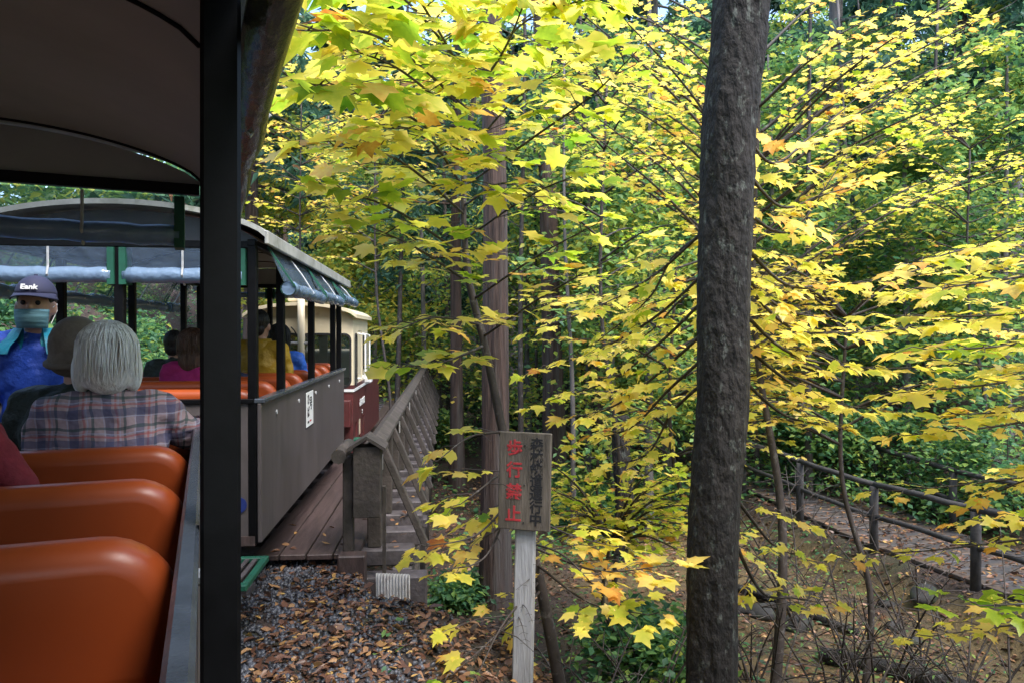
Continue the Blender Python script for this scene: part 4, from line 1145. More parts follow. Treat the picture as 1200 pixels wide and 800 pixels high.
        for s in (-1, 1):
            MB().tube([hd + Vector((s * 0.078, 0.028, -0.008)), hd + Vector((s * 0.086, -0.015, 0.01)), hd + Vector((s * 0.084, -0.025, -0.02)), hd + Vector((s * 0.070, 0.025, -0.085))], 0.0018, 4).build('ear_loop', MATS['white_paint'], mk)
    return root

def sphere(c, r, n=10, m_=6):
    vs = []; fs = []
    for i in range(m_ + 1):
        th_ = math.pi * i / m_
        for k in range(n):
            vs.append(Vector(c) + Vector((math.cos(2 * math.pi * k / n) * math.sin(th_), math.sin(2 * math.pi * k / n) * math.sin(th_), math.cos(th_))) * r)
    for i in range(m_):
        for k in range(n):
            fs.append((i * n + k, (i + 1) * n + k, (i + 1) * n + (k + 1) % n, i * n + (k + 1) % n))
    return vs, fs

def seat_at(coach_o, x, y, z=ZS):
    return coach_o.location + coach_o.rotation_euler.to_matrix() @ Vector((x, y, z))
K1 = HD1; K2 = HD2
# white haired passenger in plaid, right arm over the sill
person('white-haired passenger in a plaid shirt with one arm on the sill', seat_at(own, -0.305, 2.86, ZS - 0.045), K1 + R(6), 'plaid', 'trouser_dark', ('bob', 'hair_white'), sc=0.93, lean=0.05, bulk=1.06,
       arm_r=((0.30, 0.18, 0.40), (0.34, 0.36, 0.42)))
person('passenger in a beige knitted hat and dark olive coat beside the plaid shirt', seat_at(own, -0.46, 3.10, ZS - 0.03), K1 - R(12), 'coat_olive', 'trouser_dark', None, 'knit', sc=0.93, lean=0.09)
person('man in navy cap, face mask and bright blue jacket facing the passengers', seat_at(own, -0.742, 4.17, 0.29), K1 + math.pi - R(4), 'jacket_blue', 'trouser_dark', ('short', 'hair_black'), 'cap', True, True, sc=1.01, collar='jacket_teal')
person('passenger in a dark red fleece, sleeve showing above the empty bench', seat_at(own, -0.715, 2.20), K1, 'fleece_red', 'denim', ('short', 'hair_black'), sc=0.93,
       arm_r=((0.30, 0.0, 0.33), (0.25, 0.22, 0.26)))
person('neighbour in jeans and navy coat on the bench beside the black post', seat_at(own, -0.62, 1.0), K1, 'coat_navy', 'denim', ('short', 'hair_black'), sc=0.95)
bench('orange bench behind the black post where the jeans passenger sits', own, 0.82, 1.272, ZS)
# coach ahead
person('passenger with brown bobbed hair in a magenta top', seat_at(ahead, -0.70, 0.93, ZS + 0.0), K2, 'top_magenta', 'trouser_dark', ('long', 'hair_brown'), sc=0.95)
person('dark-haired passenger next to the magenta top', seat_at(ahead, -1.02, 1.48, ZS + 0.0), K2, 'coat_olive', 'trouser_dark', ('short', 'hair_black'), sc=0.95)
person('passenger in a dark navy coat behind the yellow jacket', seat_at(ahead, -0.62, 1.48, ZS - 0.05), K2, 'coat_navy', 'trouser_dark', ('short', 'hair_black'), sc=0.86)
person('man with short black hair in a mustard yellow jacket', seat_at(ahead, -0.47, 2.03, ZS + 0.06), K2 - R(10), 'jacket_yellow', 'trouser_dark', ('short', 'hair_black'), sc=1.1, collar='jacket_yellow')
person('dark-haired passenger in a sky blue jacket ahead of the yellow one', seat_at(ahead, -0.40, 2.59, ZS + 0.03), K2, 'jacket_sky', 'trouser_dark', ('long', 'hair_black'), sc=0.98, lean=-0.02)

# ------------------------------------------------------------------ maples with large leaves
LEAFV = []
for k in range(14):
    j = np.random.default_rng(k)
    q = ML.copy(); q[:, :2] *= 1 + j.normal(0, 0.05, (len(q), 2)); q[:, 2] += j.normal(0, 0.025, len(q)); q[:, 2] *= j.uniform(-0.3, 2.4); q[:, 0] *= j.uniform(0.75, 1.15); q[:, 0] += j.normal(0, 0.14) * q[:, 1]
    if k % 3 == 0: q[[2, 3, 4, 12, 13, 14], 0] *= 0.6
    q[2:, :2] += j.normal(0, 0.025, (len(q) - 2, 2)); q[1] = 0
    q[:, 2] += j.uniform(-0.15, 0.15) * q[:, 0]
    LEAFV.append(q)
NT = 10
LEAFM = {}
def leaf_mesh(v, ti):
    if (v, ti) not in LEAFM:
        me = np_mesh('leaf', LEAFV[v], MT, (ti + 0.5) / NT + MLT); me.materials.append(MATS['maple_leaf']); LEAFM[(v, ti)] = me
    return LEAFM[(v, ti)]

def bough(pts, r0, leaf, tint, dens=0.58, tl=0.42, t0=0.12, sag=0.0, spread=1.0):
    """branch with flat side twigs; returns mesh builder and leaf list"""
    line = smooth_line(pts, 22)
    L = sum((line[i + 1] - line[i]).length for i in range(22))
    mb = MB(); mb.tube(line, [r0 * (1 - 0.85 * i / 22) + 0.0012 for i in range(23)], 6)
    lv = []
    step = 0.085 / dens
    n = max(2, int(L * (1 - t0) / step))
    def put(p, d, s):
        d = Vector(d); d.z += random.gauss(-0.17, 0.20); d.normalize()
        up = Vector((random.gauss(0, 0.26), random.gauss(-0.06, 0.26), 1))
        ti_ = random.gauss(0.82, 0.08) if random.random() < 0.06 else random.gauss(*tint)
        lv.append((p, d, up, s, min(0.98, max(0.02, ti_))))
    for i in range(n + 1):
        t = t0 + (1 - t0) * i / n
        f = t * 22; k = min(int(f), 21); p = line[k].lerp(line[k + 1], f - k)
        tg = (line[k + 1] - line[k]).normalized()
        sgn_ = 1 if i % 2 else -1
        a = sgn_ * R(random.uniform(35, 70)) * spread
        d = Matrix.Rotation(a, 3, 'Z') @ tg; d.z = d.z * 0.5 + random.uniform(-0.12, 0.12); d.normalize()
        if i == n: d = tg
        l = tl * (1.15 - 0.75 * t) * random.uniform(0.45, 1.15)
        q1 = p + d * l * 0.5 + Vector((0, 0, 0.02)); q2 = p + d * l + Vector((0, 0, -0.02 * l))
        mb.tube([p, q1, q2], [0.0035, 0.0025, 0.0013], 4, cap=False)
        m_ = max(1, int(l / 0.075))
        for j in range(m_):
            fr = (j + 0.7) / m_
            pp = p.lerp(q2, fr)
            for sg in (-1, 1):
                if random.random() < 0.25: continue
                dd = Matrix.Rotation(sg * R(random.uniform(30, 75)), 3, 'Z') @ d
                pe = pp + dd * leaf * 0.28
                mb.tube([pp, pe], 0.0011, 3, cap=False)
                put(pe, dd, leaf * random.uniform(0.65, 1.2))
        put(q2, d, leaf * random.uniform(0.8, 1.25))
    return mb, lv

def inframe(p):
    if p.y < 0.4: return False
    x = 600 + F * p.x / p.y; y = 405 - F * (p.z - H) / p.y
    return -30 < x < 1230 and -30 < y < 830

def maple(label, base, trunk_pts, r0, r1, boughs, bark='twig', sides=10, rings=24, ridge=0.04, nr=5, group=None, maxleaf=290, flare=0.3):
    root = empty('maple_tree', base); tag(root, label, 'tree', group)
    off = -Vector(base)
    if trunk_pts:
        me, _ = trunk_mesh('trunk', trunk_pts, r0, r1, sides, rings, ridge, nr, flare, seed=len(label))
        link('trunk', me, MATS[bark], root).location = off
    lv = []
    for b in boughs:
        mb, l = bough(*b[0], **b[1])
        mb.build('branch', MATS['twig'], root, smooth=True).location = off
        lv += l
    # never into the train: drop leaves inside the coaches' envelope
    def clear(p):
        u = p.x - float(track_c(p.y))
        if u < 1.05 and p.z < 2.7: return False
        if -0.26 < p.x < 0.32 and p.y < 4.5 and p.z < 1.25: return False      # cut back round the sign
        if p.y < 4.6 and p.z < 1.25 and u < 1.75: return False                       # and from the walkway
        return True
    lv = [l for l in lv if clear(l[0])]
    key = sorted(range(len(lv)), key=lambda i: -(lv[i][3] / max(lv[i][0].y, 0.3) if inframe(lv[i][0]) else 0))
    big = set(key[:maxleaf])
    for i in big:
        p, d, up, s, ti = lv[i]
        x = d.cross(up).normalized(); z = x.cross(d)
        M_ = Matrix((x, d, z)).transposed().to_4x4()
        o = bpy.data.objects.new('leaf', leaf_mesh(random.randrange(14), min(NT - 1, int(ti * NT))))
        COL.objects.link(o); o.parent = root
        o.matrix_local = Matrix.Translation(p + off) @ M_ @ Matrix.Scale(s, 4)
    rest = [lv[i] for i in range(len(lv)) if i not in big]
    if rest:
        pos = np.array([tuple(l[0] + off) for l in rest]); D = np.array([tuple(l[1]) for l in rest]); U = np.array([tuple(l[2].normalized()) for l in rest])
        o = leaf_mass('foliage', pos, frames(D, U), np.array([l[3] for l in rest]), np.array([l[4] for l in rest]), ML, MT, 'maple_leaf', root)
        tag(o, kind='stuff')
    return root, len(lv)

def B(pts, leaf=0.11, tint=(0.45, 0.13), r=0.008, **kw):
    return (([P(*p) for p in pts], r, leaf, tint), kw)

YG = (0.37, 0.15); YE = (0.51, 0.12); GO = (0.60, 0.13); OR = (0.72, 0.14); GR = (0.24, 0.10)
cnt = 0
# the young maple behind the sign
b0 = P(662, 800, 4.7); b0.z = tz(b0.x, b0.y) - 0.05
tp = [b0, P(628, 660, 4.7), P(604, 570, 4.7), P(586, 490, 4.7), P(567, 400, 4.7), P(548, 320, 4.7), P(543, 220, 4.7), P(556, 110, 4.7), P(580, -20, 4.7), P(600, -160, 4.7)]
bl = [
 B([(548, 330, 4.7), (490, 292, 3.8), (425, 262, 3.2)], 0.115, YE), B([(545, 300, 4.7), (470, 250, 3.6), (405, 225, 3.1)], 0.115, YG),
 B([(567, 405, 4.7), (520, 424, 4.2), (468, 430, 3.9)], 0.12, (0.42, 0.13), tl=0.3), B([(562, 380, 4.7), (510, 372, 4.1), (470, 385, 3.8)], 0.11, YE),
 B([(543, 250, 4.7), (470, 190, 3.4), (390, 170, 2.9)], 0.12, YE), B([(545, 180, 4.7), (450, 120, 3.2), (345, 95, 2.3)], 0.128, YG, dens=0.6),
 B([(550, 130, 4.7), (455, 50, 3.0), (345, 35, 2.2)], 0.128, YG, dens=0.6), B([(556, 100, 4.7), (480, 5, 3.0), (390, -25, 2.2)], 0.128, YG, dens=0.6),
 B([(556, 110, 4.7), (510, 30, 3.2), (470, -30, 2.3)], 0.128, YG, dens=0.6), B([(550, 150, 4.7), (480, 90, 3.3), (420, 60, 2.8)], 0.12, YE),
 B([(543, 220, 4.7), (500, 160, 3.6), (450, 150, 3.0)], 0.12, YE),
 B([(543, 220, 4.7), (620, 165, 3.8), (690, 115, 3.3), (745, 62, 3.0)], 0.12, YG), B([(545, 280, 4.7), (620, 230, 4.0), (690, 200, 3.6)], 0.115, YG),
 B([(556, 350, 4.7), (630, 300, 4.2), (700, 262, 3.8)], 0.115, YG), B([(565, 395, 4.7), (640, 345, 4.3), (730, 295, 4.0)], 0.11, YE),
 B([(560, 90, 4.7), (610, 30, 3.4), (680, 0, 3.0)], 0.12, YG), B([(548, 180, 4.7), (600, 120, 3.8), (655, 85, 3.3)], 0.115, YE),
 B([(556, 110, 4.7), (590, 60, 3.5), (620, -10, 3.0)], 0.12, YG), B([(545, 240, 4.7), (590, 215, 4.0), (640, 240, 3.7)], 0.11, YE),
 B([(590, 505, 4.7), (550, 512, 4.4), (512, 540, 4.2)], 0.115, YE, tl=0.28), B([(598, 545, 4.7), (560, 575, 4.3), (540, 590, 4.1)], 0.10, YE),
 B([(606, 575, 4.7), (560, 625, 4.4), (500, 640, 4.2)], 0.115, (0.5, 0.17), tl=0.28), B([(604, 570, 4.7), (570, 650, 4.4), (520, 668, 4.2)], 0.11, YE, tl=0.25),
 B([(635, 690, 4.7), (580, 745, 4.2), (530, 790, 3.8)], 0.12, (0.48, 0.16), tl=0.28), B([(632, 680, 4.7), (590, 730, 4.2), (555, 800, 3.7)], 0.115, YE),
 B([(612, 600, 4.75), (560, 632, 4.75), (492, 650, 4.7)], 0.115, (0.55, 0.17), tl=0.3), B([(640, 700, 4.85), (585, 742, 4.75), (515, 782, 4.6)], 0.12, (0.5, 0.17), tl=0.32), B([(640, 700, 4.85), (600, 770, 4.75), (560, 800, 4.6)], 0.12, YE, tl=0.3),
 B([(622, 640, 4.7), (700, 668, 4.3), (785, 662, 4.1)], 0.115, (0.68, 0.12)), B([(612, 600, 4.7), (665, 625, 4.3), (720, 640, 4.1)], 0.11, YE),
 B([(628, 660, 4.7), (690, 705, 4.2), (760, 720, 4.0)], 0.10, YE), B([(620, 635, 4.7), (660, 650, 4.3), (700, 690, 4.1)], 0.10, YE),
]
r_, c_ = maple('young yellow-green maple with big leaves leaning behind the wooden sign', b0, tp, 0.035, 0.012, bl, 'twig'); cnt += c_

# the thick dark trunk close by, with its boughs
b1 = P(834, 850, 4.3); b1.z = tz(b1.x, b1.y) - 0.1
tp = [b1, P(835, 720, 4.3), P(837, 600, 4.3), P(846, 470, 4.3), P(847, 350, 4.3), P(852, 240, 4.3), P(855, 140, 4.3), P(865, 50, 4.3), P(872, -60, 4.3), P(884, -300, 4.3), P(905, -700, 4.4)]
bl = []
for (y0_, e, tn, lf) in [
  (250, [(770, 320, 5.0), (700, 360, 5.2), (630, 385, 5.3)], YE, 0.10),
  (260, [(790, 300, 4.9), (760, 350, 5.0), (700, 400, 5.2)], YE, 0.10),
  (300, [(770, 370, 5.0), (700, 410, 5.2), (625, 435, 5.4)], YE, 0.10), (330, [(775, 400, 4.9), (715, 445, 5.1), (640, 470, 5.3)], YE, 0.10), (370, [(780, 430, 4.9), (720, 475, 5.1), (665, 490, 5.3)], GO, 0.10),
  (400, [(785, 455, 4.8), (740, 500, 5.0), (690, 515, 5.2)], YE, 0.10), (430, [(790, 480, 4.8), (760, 530, 4.9), (720, 545, 5.0)], YE, 0.095),
  (330, [(800, 350, 5.4), (760, 390, 6.0), (700, 430, 6.4)], YE, 0.10),
  (100, [(900, 190, 4.6), (950, 160, 4.8), (1010, 110, 5.0)], GO, 0.105), (160, [(910, 240, 4.7), (960, 230, 4.8), (1010, 215, 4.8)], GO, 0.105), (220, [(905, 270, 4.7), (940, 260, 4.9), (980, 200, 5.0)], GO, 0.11),
  (260, [(915, 330, 4.7), (960, 335, 4.8), (1020, 330, 4.9)], YE, 0.10), (300, [(920, 380, 4.6), (985, 390, 4.7), (1060, 385, 4.8)], YE, 0.105), (340, [(920, 410, 4.6), (1000, 430, 4.7), (1090, 430, 4.8)], YE, 0.105),
  (380, [(915, 440, 4.6), (970, 470, 4.7), (1030, 480, 4.8)], GO, 0.10), (420, [(910, 480, 4.7), (950, 495, 4.8), (985, 500, 4.9)], YE, 0.095), (300, [(900, 350, 4.5), (925, 365, 4.4), (960, 372, 4.3)], GO, 0.10),
  (560, [(890, 620, 4.7), (910, 640, 4.8), (945, 655, 4.8)], YE, 0.085), (600, [(890, 690, 4.6), (930, 700, 4.7), (960, 705, 4.7)], YE, 0.085)]:
    x0_ = 846
    bl.append(B([(x0_, y0_, 4.42)] + e, lf, tn, 0.012, tl=0.40))
r_, c_ = maple('thick dark mossy trunk with yellow leaved boughs standing beside the sign', b1, tp, 0.130, 0.175, bl, 'bark_dark', 36, 90, 0.05, 11, flare=0.12); cnt += c_

# maple rooted to the right of the picture
b2 = P(1420, 900, 4.6); b2.z = tz(b2.x, b2.y) - 0.1
tp = [b2, P(1415, 600, 4.7), P(1400, 350, 4.8), P(1390, 100, 4.8), P(1370, -200, 4.8), P(1360, -500, 4.9)]
bl = []
for (y0_, e, tn, lf) in [
  (300, [(1280, 290, 4.2), (1150, 290, 3.9), (1070, 310, 3.8)], YE, 0.105), (330, [(1260, 320, 4.0), (1160, 330, 3.7), (1090, 340, 3.6)], YE, 0.105), (360, [(1280, 360, 4.2), (1160, 370, 4.0), (1040, 370, 4.0)], YE, 0.105),
  (380, [(1280, 390, 3.9), (1180, 405, 3.6), (1090, 410, 3.5)], YG, 0.11), (420, [(1280, 430, 4.1), (1160, 450, 3.9), (1050, 460, 4.0)], YE, 0.105), (440, [(1290, 460, 3.9), (1200, 480, 3.7), (1120, 485, 3.7)], YE, 0.105),
  (460, [(1280, 480, 4.3), (1160, 500, 4.2), (1060, 510, 4.3)], GO, 0.10), (280, [(1260, 300, 4.4), (1180, 310, 4.4), (1100, 345, 4.5)], GO, 0.10), (400, [(1280, 420, 4.4), (1180, 430, 4.5), (1080, 420, 4.6)], YE, 0.10),
  (500, [(1300, 560, 4.0), (1230, 600, 3.8), (1150, 610, 3.9)], YE, 0.09), (470, [(1280, 540, 4.6), (1150, 565, 4.8), (1040, 575, 5.0)], YE, 0.085), (480, [(1280, 550, 4.2), (1210, 560, 4.2), (1160, 580, 4.3)], GO, 0.09), (520, [(1280, 610, 4.4), (1130, 640, 4.6), (1000, 650, 4.8)], YE, 0.08), (640, [(1300, 690, 4.0), (1220, 705, 3.8), (1130, 710, 3.8)], GR, 0.10), (700, [(1300, 720, 4.2), (1200, 730, 4.1), (1090, 745, 4.2)], YE, 0.09)]:
    bl.append(B([(1400, y0_, 4.75)] + e, lf, tn, 0.012, t0=0.25, tl=0.42))
r_, c_ = maple('dense golden yellow maple leaning in over the path fence', b2, tp, 0.09, 0.05, bl, 'bark_dark', 14, 30); cnt += c_

# smaller-leaved maples further back
def wild_maple(label, bpx, by, d, hgt, nb, spanx, ylo, yhi, leaf, tint, dspan=1.5, r0=0.035, lean=0, up=0.0, group=None, maxleaf=200, tl=0.5, dens=0.5):
    b = P(bpx, 405, d); b.z = tz(b.x, b.y) - 0.08
    top = b + Vector((lean, 0.3, hgt))
    tpn = [b, b.lerp(top, 0.3) + Vector((0.12, 0, 0)), b.lerp(top, 0.6) + Vector((-0.08, 0.05, 0)), top]
    line = smooth_line(tpn, 30)
    out = []
    for k in range(nb):
        yy_ = ylo + (yhi - ylo) * (k + random.random()) / nb
        px_ = bpx + spanx * random.choice((-1, 1)) * random.uniform(0.4, 1.0)
        e = P(px_, yy_, d + random.uniform(-dspan, dspan))
        z0 = e.z - up * abs(e.x - b.x) - random.uniform(0, 0.3)
        st_ = min(line, key=lambda p: abs(p.z - z0))
        mid = st_.lerp(e, 0.5) + Vector((0, 0, 0.12))
        out.append(((([st_, mid, e]), 0.014, leaf, tint), dict(tl=tl, dens=dens, t0=0.2)))
    return maple(label, b, tpn, r0, 0.015, out, 'twig', 8, 20, group=group, maxleaf=maxleaf, flare=0.2)
for a_ in [
  dict(label='slender maple with small yellow leaves and forked dark stems behind the sign', bpx=715, by=0, d=8.5, hgt=6.5, nb=17, spanx=110, ylo=20, yhi=330, leaf=0.065, tint=(0.27, 0.12), dspan=1.2),
  dict(label='low bushy maple with yellow-green leaves between the sign and the dark trunk', bpx=720, by=0, d=7.0, hgt=1.5, nb=26, spanx=100, ylo=520, yhi=650, leaf=0.085, tint=(0.40, 0.12), dspan=0.8, r0=0.03),
  dict(label='young maple with pale yellow leaves behind the dark trunk', bpx=800, by=0, d=7.5, hgt=4.2, nb=22, spanx=170, ylo=300, yhi=540, leaf=0.085, tint=(0.56, 0.10), dspan=1.0),
  dict(label='spreading maple with small gold leaves high above the path', bpx=905, by=0, d=6.4, hgt=6.0, nb=46, spanx=290, ylo=-40, yhi=215, leaf=0.075, tint=(0.52, 0.15), dspan=1.3, up=0.55, r0=0.05),
  dict(label='thin yellow maple growing behind the fence of the path', bpx=1010, by=0, d=6.6, hgt=3.6, nb=36, spanx=200, ylo=300, yhi=500, leaf=0.08, tint=(0.58, 0.10), dspan=0.6),
  dict(label='yellow maple growing beside the bridge beyond the engine', bpx=455, by=0, d=13.5, hgt=7.5, nb=22, spanx=110, ylo=20, yhi=310, leaf=0.095, tint=(0.50, 0.14), dspan=1.0, lean=-0.3),
  dict(label='yellow maple with orange tips above the roof of the coach with the plate', bpx=360, by=0, d=15.0, hgt=8.5, nb=34, spanx=90, ylo=20, yhi=270, leaf=0.10, tint=(0.55, 0.15), dspan=1.2, lean=-0.2),
  dict(label='slim maple with pale leaves on the hill beyond the path', bpx=1150, by=0, d=12.0, hgt=6.0, nb=28, spanx=130, ylo=90, yhi=330, leaf=0.08, tint=(0.45, 0.10), dspan=1.2),
]:
    r_, c_ = wild_maple(**a_); cnt += c_

# ------------------------------------------------------------------ forest trees
def woods_tree(name, label, base, hgt, rad, n, leaf, tint, mat, bark, r0, group, z0=0.25, cat='tree', needle=False, lean=(0, 0), limb_n=14, sides=8, ridge=0.05, nr=9, rings=26, clump=0.5, flare=0.5, top_r=0.25):
    root = empty(name, base); tag(root, label, cat, group)
    tp_ = [Vector((0, 0, -0.15)), Vector((lean[0] * 0.3 + random.gauss(0, .04), lean[1] * 0.3, hgt * 0.33)), Vector((lean[0] * 0.66 + random.gauss(0, .05), lean[1] * .66, hgt * 0.66)), Vector((lean[0], lean[1], hgt))]
    me, line = trunk_mesh('trunk', tp_, r0, r0 * top_r, sides, rings, ridge, nr, flare, seed=int(abs(base[0] * 100)))
    link('trunk', me, MATS[bark], root)
    mb = MB(); cen = []
    for k in range(limb_n):
        t = z0 + (0.97 - z0) * (k + random.random()) / limb_n
        p = line[int(t * (len(line) - 1))]
        an = random.uniform(0, 6.283)
        lr = rad * ((1.1 - t) / (1.1 - z0)) ** (0.8 if needle else 0.4) * random.uniform(0.7, 1.1)
        dz = (-0.25 if needle else 0.35) * lr
        e = p + Vector((math.cos(an) * lr, math.sin(an) * lr, dz))
        md = p.lerp(e, 0.5) + Vector((0, 0, 0.10 * lr))
        mb.tube([p, md, e], [r0 * 0.22, r0 * 0.13, 0.008], 5, cap=False)
        for q in range(5):
            f = 0.35 + 0.65 * (q + random.random()) / 5
            c = (p.lerp(md, f * 2) if f < 0.5 else md.lerp(e, f * 2 - 1))
            if not needle:
                s_ = c + Vector((random.gauss(0, .35), random.gauss(0, .35), random.gauss(0.1, .25))) * lr * 0.35
                mb.tube([c, s_], [0.012, 0.004], 4, cap=False); c = s_
            cen.append((c, lr * 0.22 + 0.12))
    tag(mb.build('limbs', MATS[bark], root, smooth=True), kind='stuff')
    C = np.array([tuple(c[0]) for c in cen]); S = np.array([c[1] for c in cen])
    idx = RNG.integers(0, len(C), n)
    g = RNG.normal(0, 1, (n, 3)) * np.array([1, 1, 0.55 if not needle else 0.45]) * clump
    pos = C[idx] + g * S[idx][:, None]
    ct = RNG.normal(0, 0.07, len(C))
    ti = np.clip(RNG.normal(tint[0], tint[1], n) + ct[idx], 0.01, 0.99)
    D = rdirs(n, -0.5 if needle else -0.25, 0.35)
    sz = leaf * RNG.uniform(0.6, 1.3, n)
    o = leaf_mass('crown', pos, frames(D, rups(n, 0.55)), sz, ti, NE if needle else RH, RT, mat, root)
    tag(o, kind='stuff')
    return root

def gp(px, d):
    p = P(px, 405, d); p.z = tz(p.x, p.y) - 0.05; return p
# cedars
G = 'cedars in the wood'
woods_tree('cedar_tree', 'big cedar with stringy reddish-brown bark directly behind the sign', gp(580, 9.6), 15, 1.8, 3500, 0.2, (0.4, 0.2), 'needle', 'bark_cedar', 0.178, None, 0.55, needle=True, sides=40, rings=80, ridge=0.055, nr=13, limb_n=14, lean=(-0.22, 0), top_r=0.55, flare=0.35)
woods_tree('cedar_tree', 'straight cedar with red bark at its foot between sign and low maple', gp(651, 15.5), 16, 2.2, 4000, 0.22, (0.4, 0.2), 'needle', 'bark_cedar', 0.23, None, 0.42, needle=True, sides=30, rings=60, ridge=0.05, nr=11, limb_n=16, lean=(-0.4, 0), top_r=0.5)
woods_tree('cedar_tree', 'reddish cedar standing right beside the far end of the bridge rail', gp(536, 17), 15, 2.2, 4500, 0.22, (0.4, 0.2), 'needle', 'bark_cedar', 0.15, None, 0.35, needle=True, sides=24, rings=50, ridge=0.05, limb_n=16, top_r=0.5)
sb_ = gp(731, 11.5)
me_, _l = trunk_mesh('trunk', [Vector((0, 0, -.15)), Vector((.02, 0, .8)), Vector((-.03, 0, 1.6)), Vector((-.06, 0, 2.3))], 0.17, 0.12, 26, 40, 0.10, 9, 0.6, seed=5)
so_ = link('tree_stump', me_, MATS['bark_dark']); so_.location = sb_
tag(so_, 'broken dead stump with shaggy dark bark below the yellow leaves', 'stump')
woods_tree('cedar_tree', 'grey barked cedar on the slope behind the path fence', gp(976, 16.5), 15, 2.4, 5000, 0.22, (0.45, 0.2), 'needle', 'bark_grey', 0.20, None, 0.35, needle=True, sides=20, rings=50, limb_n=20, top_r=0.5)
for px_, d_, r_0 in ((401, 25, .2), (468, 30, .22), (512, 24, .16), (330, 24, .22), (295, 17.5, .2), (600, 27, .2), (690, 22, .2), (768, 19.5, .18), (820, 26, .2), (890, 22, .2), (1050, 21, .2), (1128, 18, .2), (1190, 23, .22), (1260, 15, .2), (430, 40, .25), (560, 42, .25), (660, 40, .25), (745, 36, .25), (850, 38, .25), (950, 33, .25), (1020, 40, .25), (1100, 34, .25), (1180, 38, .25), (350, 44, .25), (250, 34, .25)):
    low = 0.12 if d_ > 28 else 0.34
    woods_tree('cedar_tree', 'tall dark green cedar standing deep in the wood', gp(px_, d_), random.uniform(13, 18), random.uniform(1.9, 2.7), 9000 if d_ > 28 else 7000, 0.26 + d_ * 0.004, (random.uniform(0.3, 0.55), 0.2), 'needle', random.choice(('bark_cedar', 'bark_grey')), r_0, G, low, needle=True, sides=14, rings=30, limb_n=46, top_r=0.2)
G4 = 'slender bare stems in the wood'
for px_, d_ in ((462, 17), (498, 19.5), (527, 22), (612, 13.5), (630, 19), (672, 12.5), (703, 16), (722, 14), (742, 18), (783, 15), (802, 20), (889, 14), (925, 18.5), (948, 13), (1003, 15.5), (1032, 19), (1075, 14.5), (1112, 20), (1148, 16), (1176, 18)):
    woods_tree('slender_tree', 'slender grey stem with thin leaf cover among the cedars', gp(px_, d_), random.uniform(8, 13), 1.1, 700, 0.14, (0.55, 0.15), 'wood_leaf', random.choice(('bark_grey', 'twig', 'bark_cedar')), random.uniform(0.045, 0.085), G4, 0.45, limb_n=10, sides=10, rings=20, lean=(random.uniform(-.6, .6), 0), top_r=0.4)
# broadleaf trees
G2 = 'broadleaf trees in the wood'
for px_, d_, h_, rd, tn, lb in ((760, 13.5, 8.5, 2.0, 0.60, 0), (690, 18, 9, 2.4, 0.62, 0), (800, 17, 10, 2.6, 0.6, 0), (440, 20, 9, 2.2, 0.66, 0), (385, 21, 9.5, 2.0, 0.70, 1), (330, 19, 9, 1.8, 0.75, 1), (480, 26, 11, 2.6, 0.6, 0), (900, 15, 8.5, 2.2, 0.55, 0), (1000, 18, 9, 2.4, 0.55, 0), (1060, 13.5, 7, 1.8, 0.50, 0), (1180, 14, 7.5, 2.0, 0.55, 0),
                               (620, 21, 10, 2.3, 0.62, 0), (560, 30, 12, 3, 0.6, 0), (720, 29, 12, 3, 0.65, 1), (860, 30, 12, 3, 0.6, 0), (1000, 29, 12, 3, 0.58, 0), (1140, 28, 11, 3, 0.6, 0), (640, 35, 13, 3.2, 0.68, 1), (420, 34, 12, 3, 0.66, 1)):
    woods_tree('leafy_tree', ('bright green broadleaf tree with small leaves in the wood', 'yellow turning broadleaf tree with small leaves in the wood')[lb], gp(px_, d_), h_, rd, 11000, 0.085 + d_ * 0.0038, (tn, 0.14), 'wood_leaf', 'bark_grey', 0.09, G2, 0.16, limb_n=30, sides=8, rings=16, clump=0.8)
# the wood goes on out of view: trees added to darken the coach inside
for x_, y_, h_ in ((4.2, -1.2, 8.0), (-6.5, 0.5, 8), (-8, -3.5, 10), (-5.5, -7.5, 10), (-1.5, -10, 11), (9.5, -12, 9), (9.5, -4, 9), (9.5, 2.5, 9), (-9.5, 4, 11)):
    woods_tree('leafy_tree', 'unseen green broadleaf tree added round the train to shade it', (x_, y_, tz(x_, y_) - 0.05), h_, 2.8, 3500, 0.34, (0.5, 0.14), 'wood_leaf', 'bark_grey', 0.12, G2, 0.14, limb_n=26, sides=8, rings=12, clump=0.9)
# left bank behind the coaches
G3 = 'leafy shrubs on the bank and under the trees'
def shrub(px_, d_, h_, rd, tn, n=1500, leaf=0.10, lb='green leafy shrub growing on the woodland floor'):
    woods_tree('shrub', lb, gp(px_, d_), h_, rd, n, leaf, (tn, 0.13), 'wood_leaf', 'twig', 0.018, G3, 0.1, cat='shrub', limb_n=12, sides=5, rings=6, clump=0.9, ridge=0.02, flare=0.1)
for (x_, y_) in ((-5.6, 4.6), (-6.2, 6.0), (-5.2, 6.6), (-6.0, 7.6), (-5.3, 8.6), (-6.3, 9.4), (-5.5, 10.2), (-6.2, 11.4), (-5.6, 12.4), (-6.6, 13.5), (-5.9, 14.6), (-7.4, 8), (-7.8, 10), (-7.6, 12), (-8, 15), (-6.2, 17), (-7.2, 19), (-7, 5.2), (-8.2, 6.6)):
    px_ = 600 + F * x_ / y_
    shrub(px_, y_, random.uniform(0.7, 1.3), random.uniform(0.5, 0.8), random.uniform(0.3, 0.5), 1500, 0.11, 'green leafy shrub growing on the bank behind the coaches')
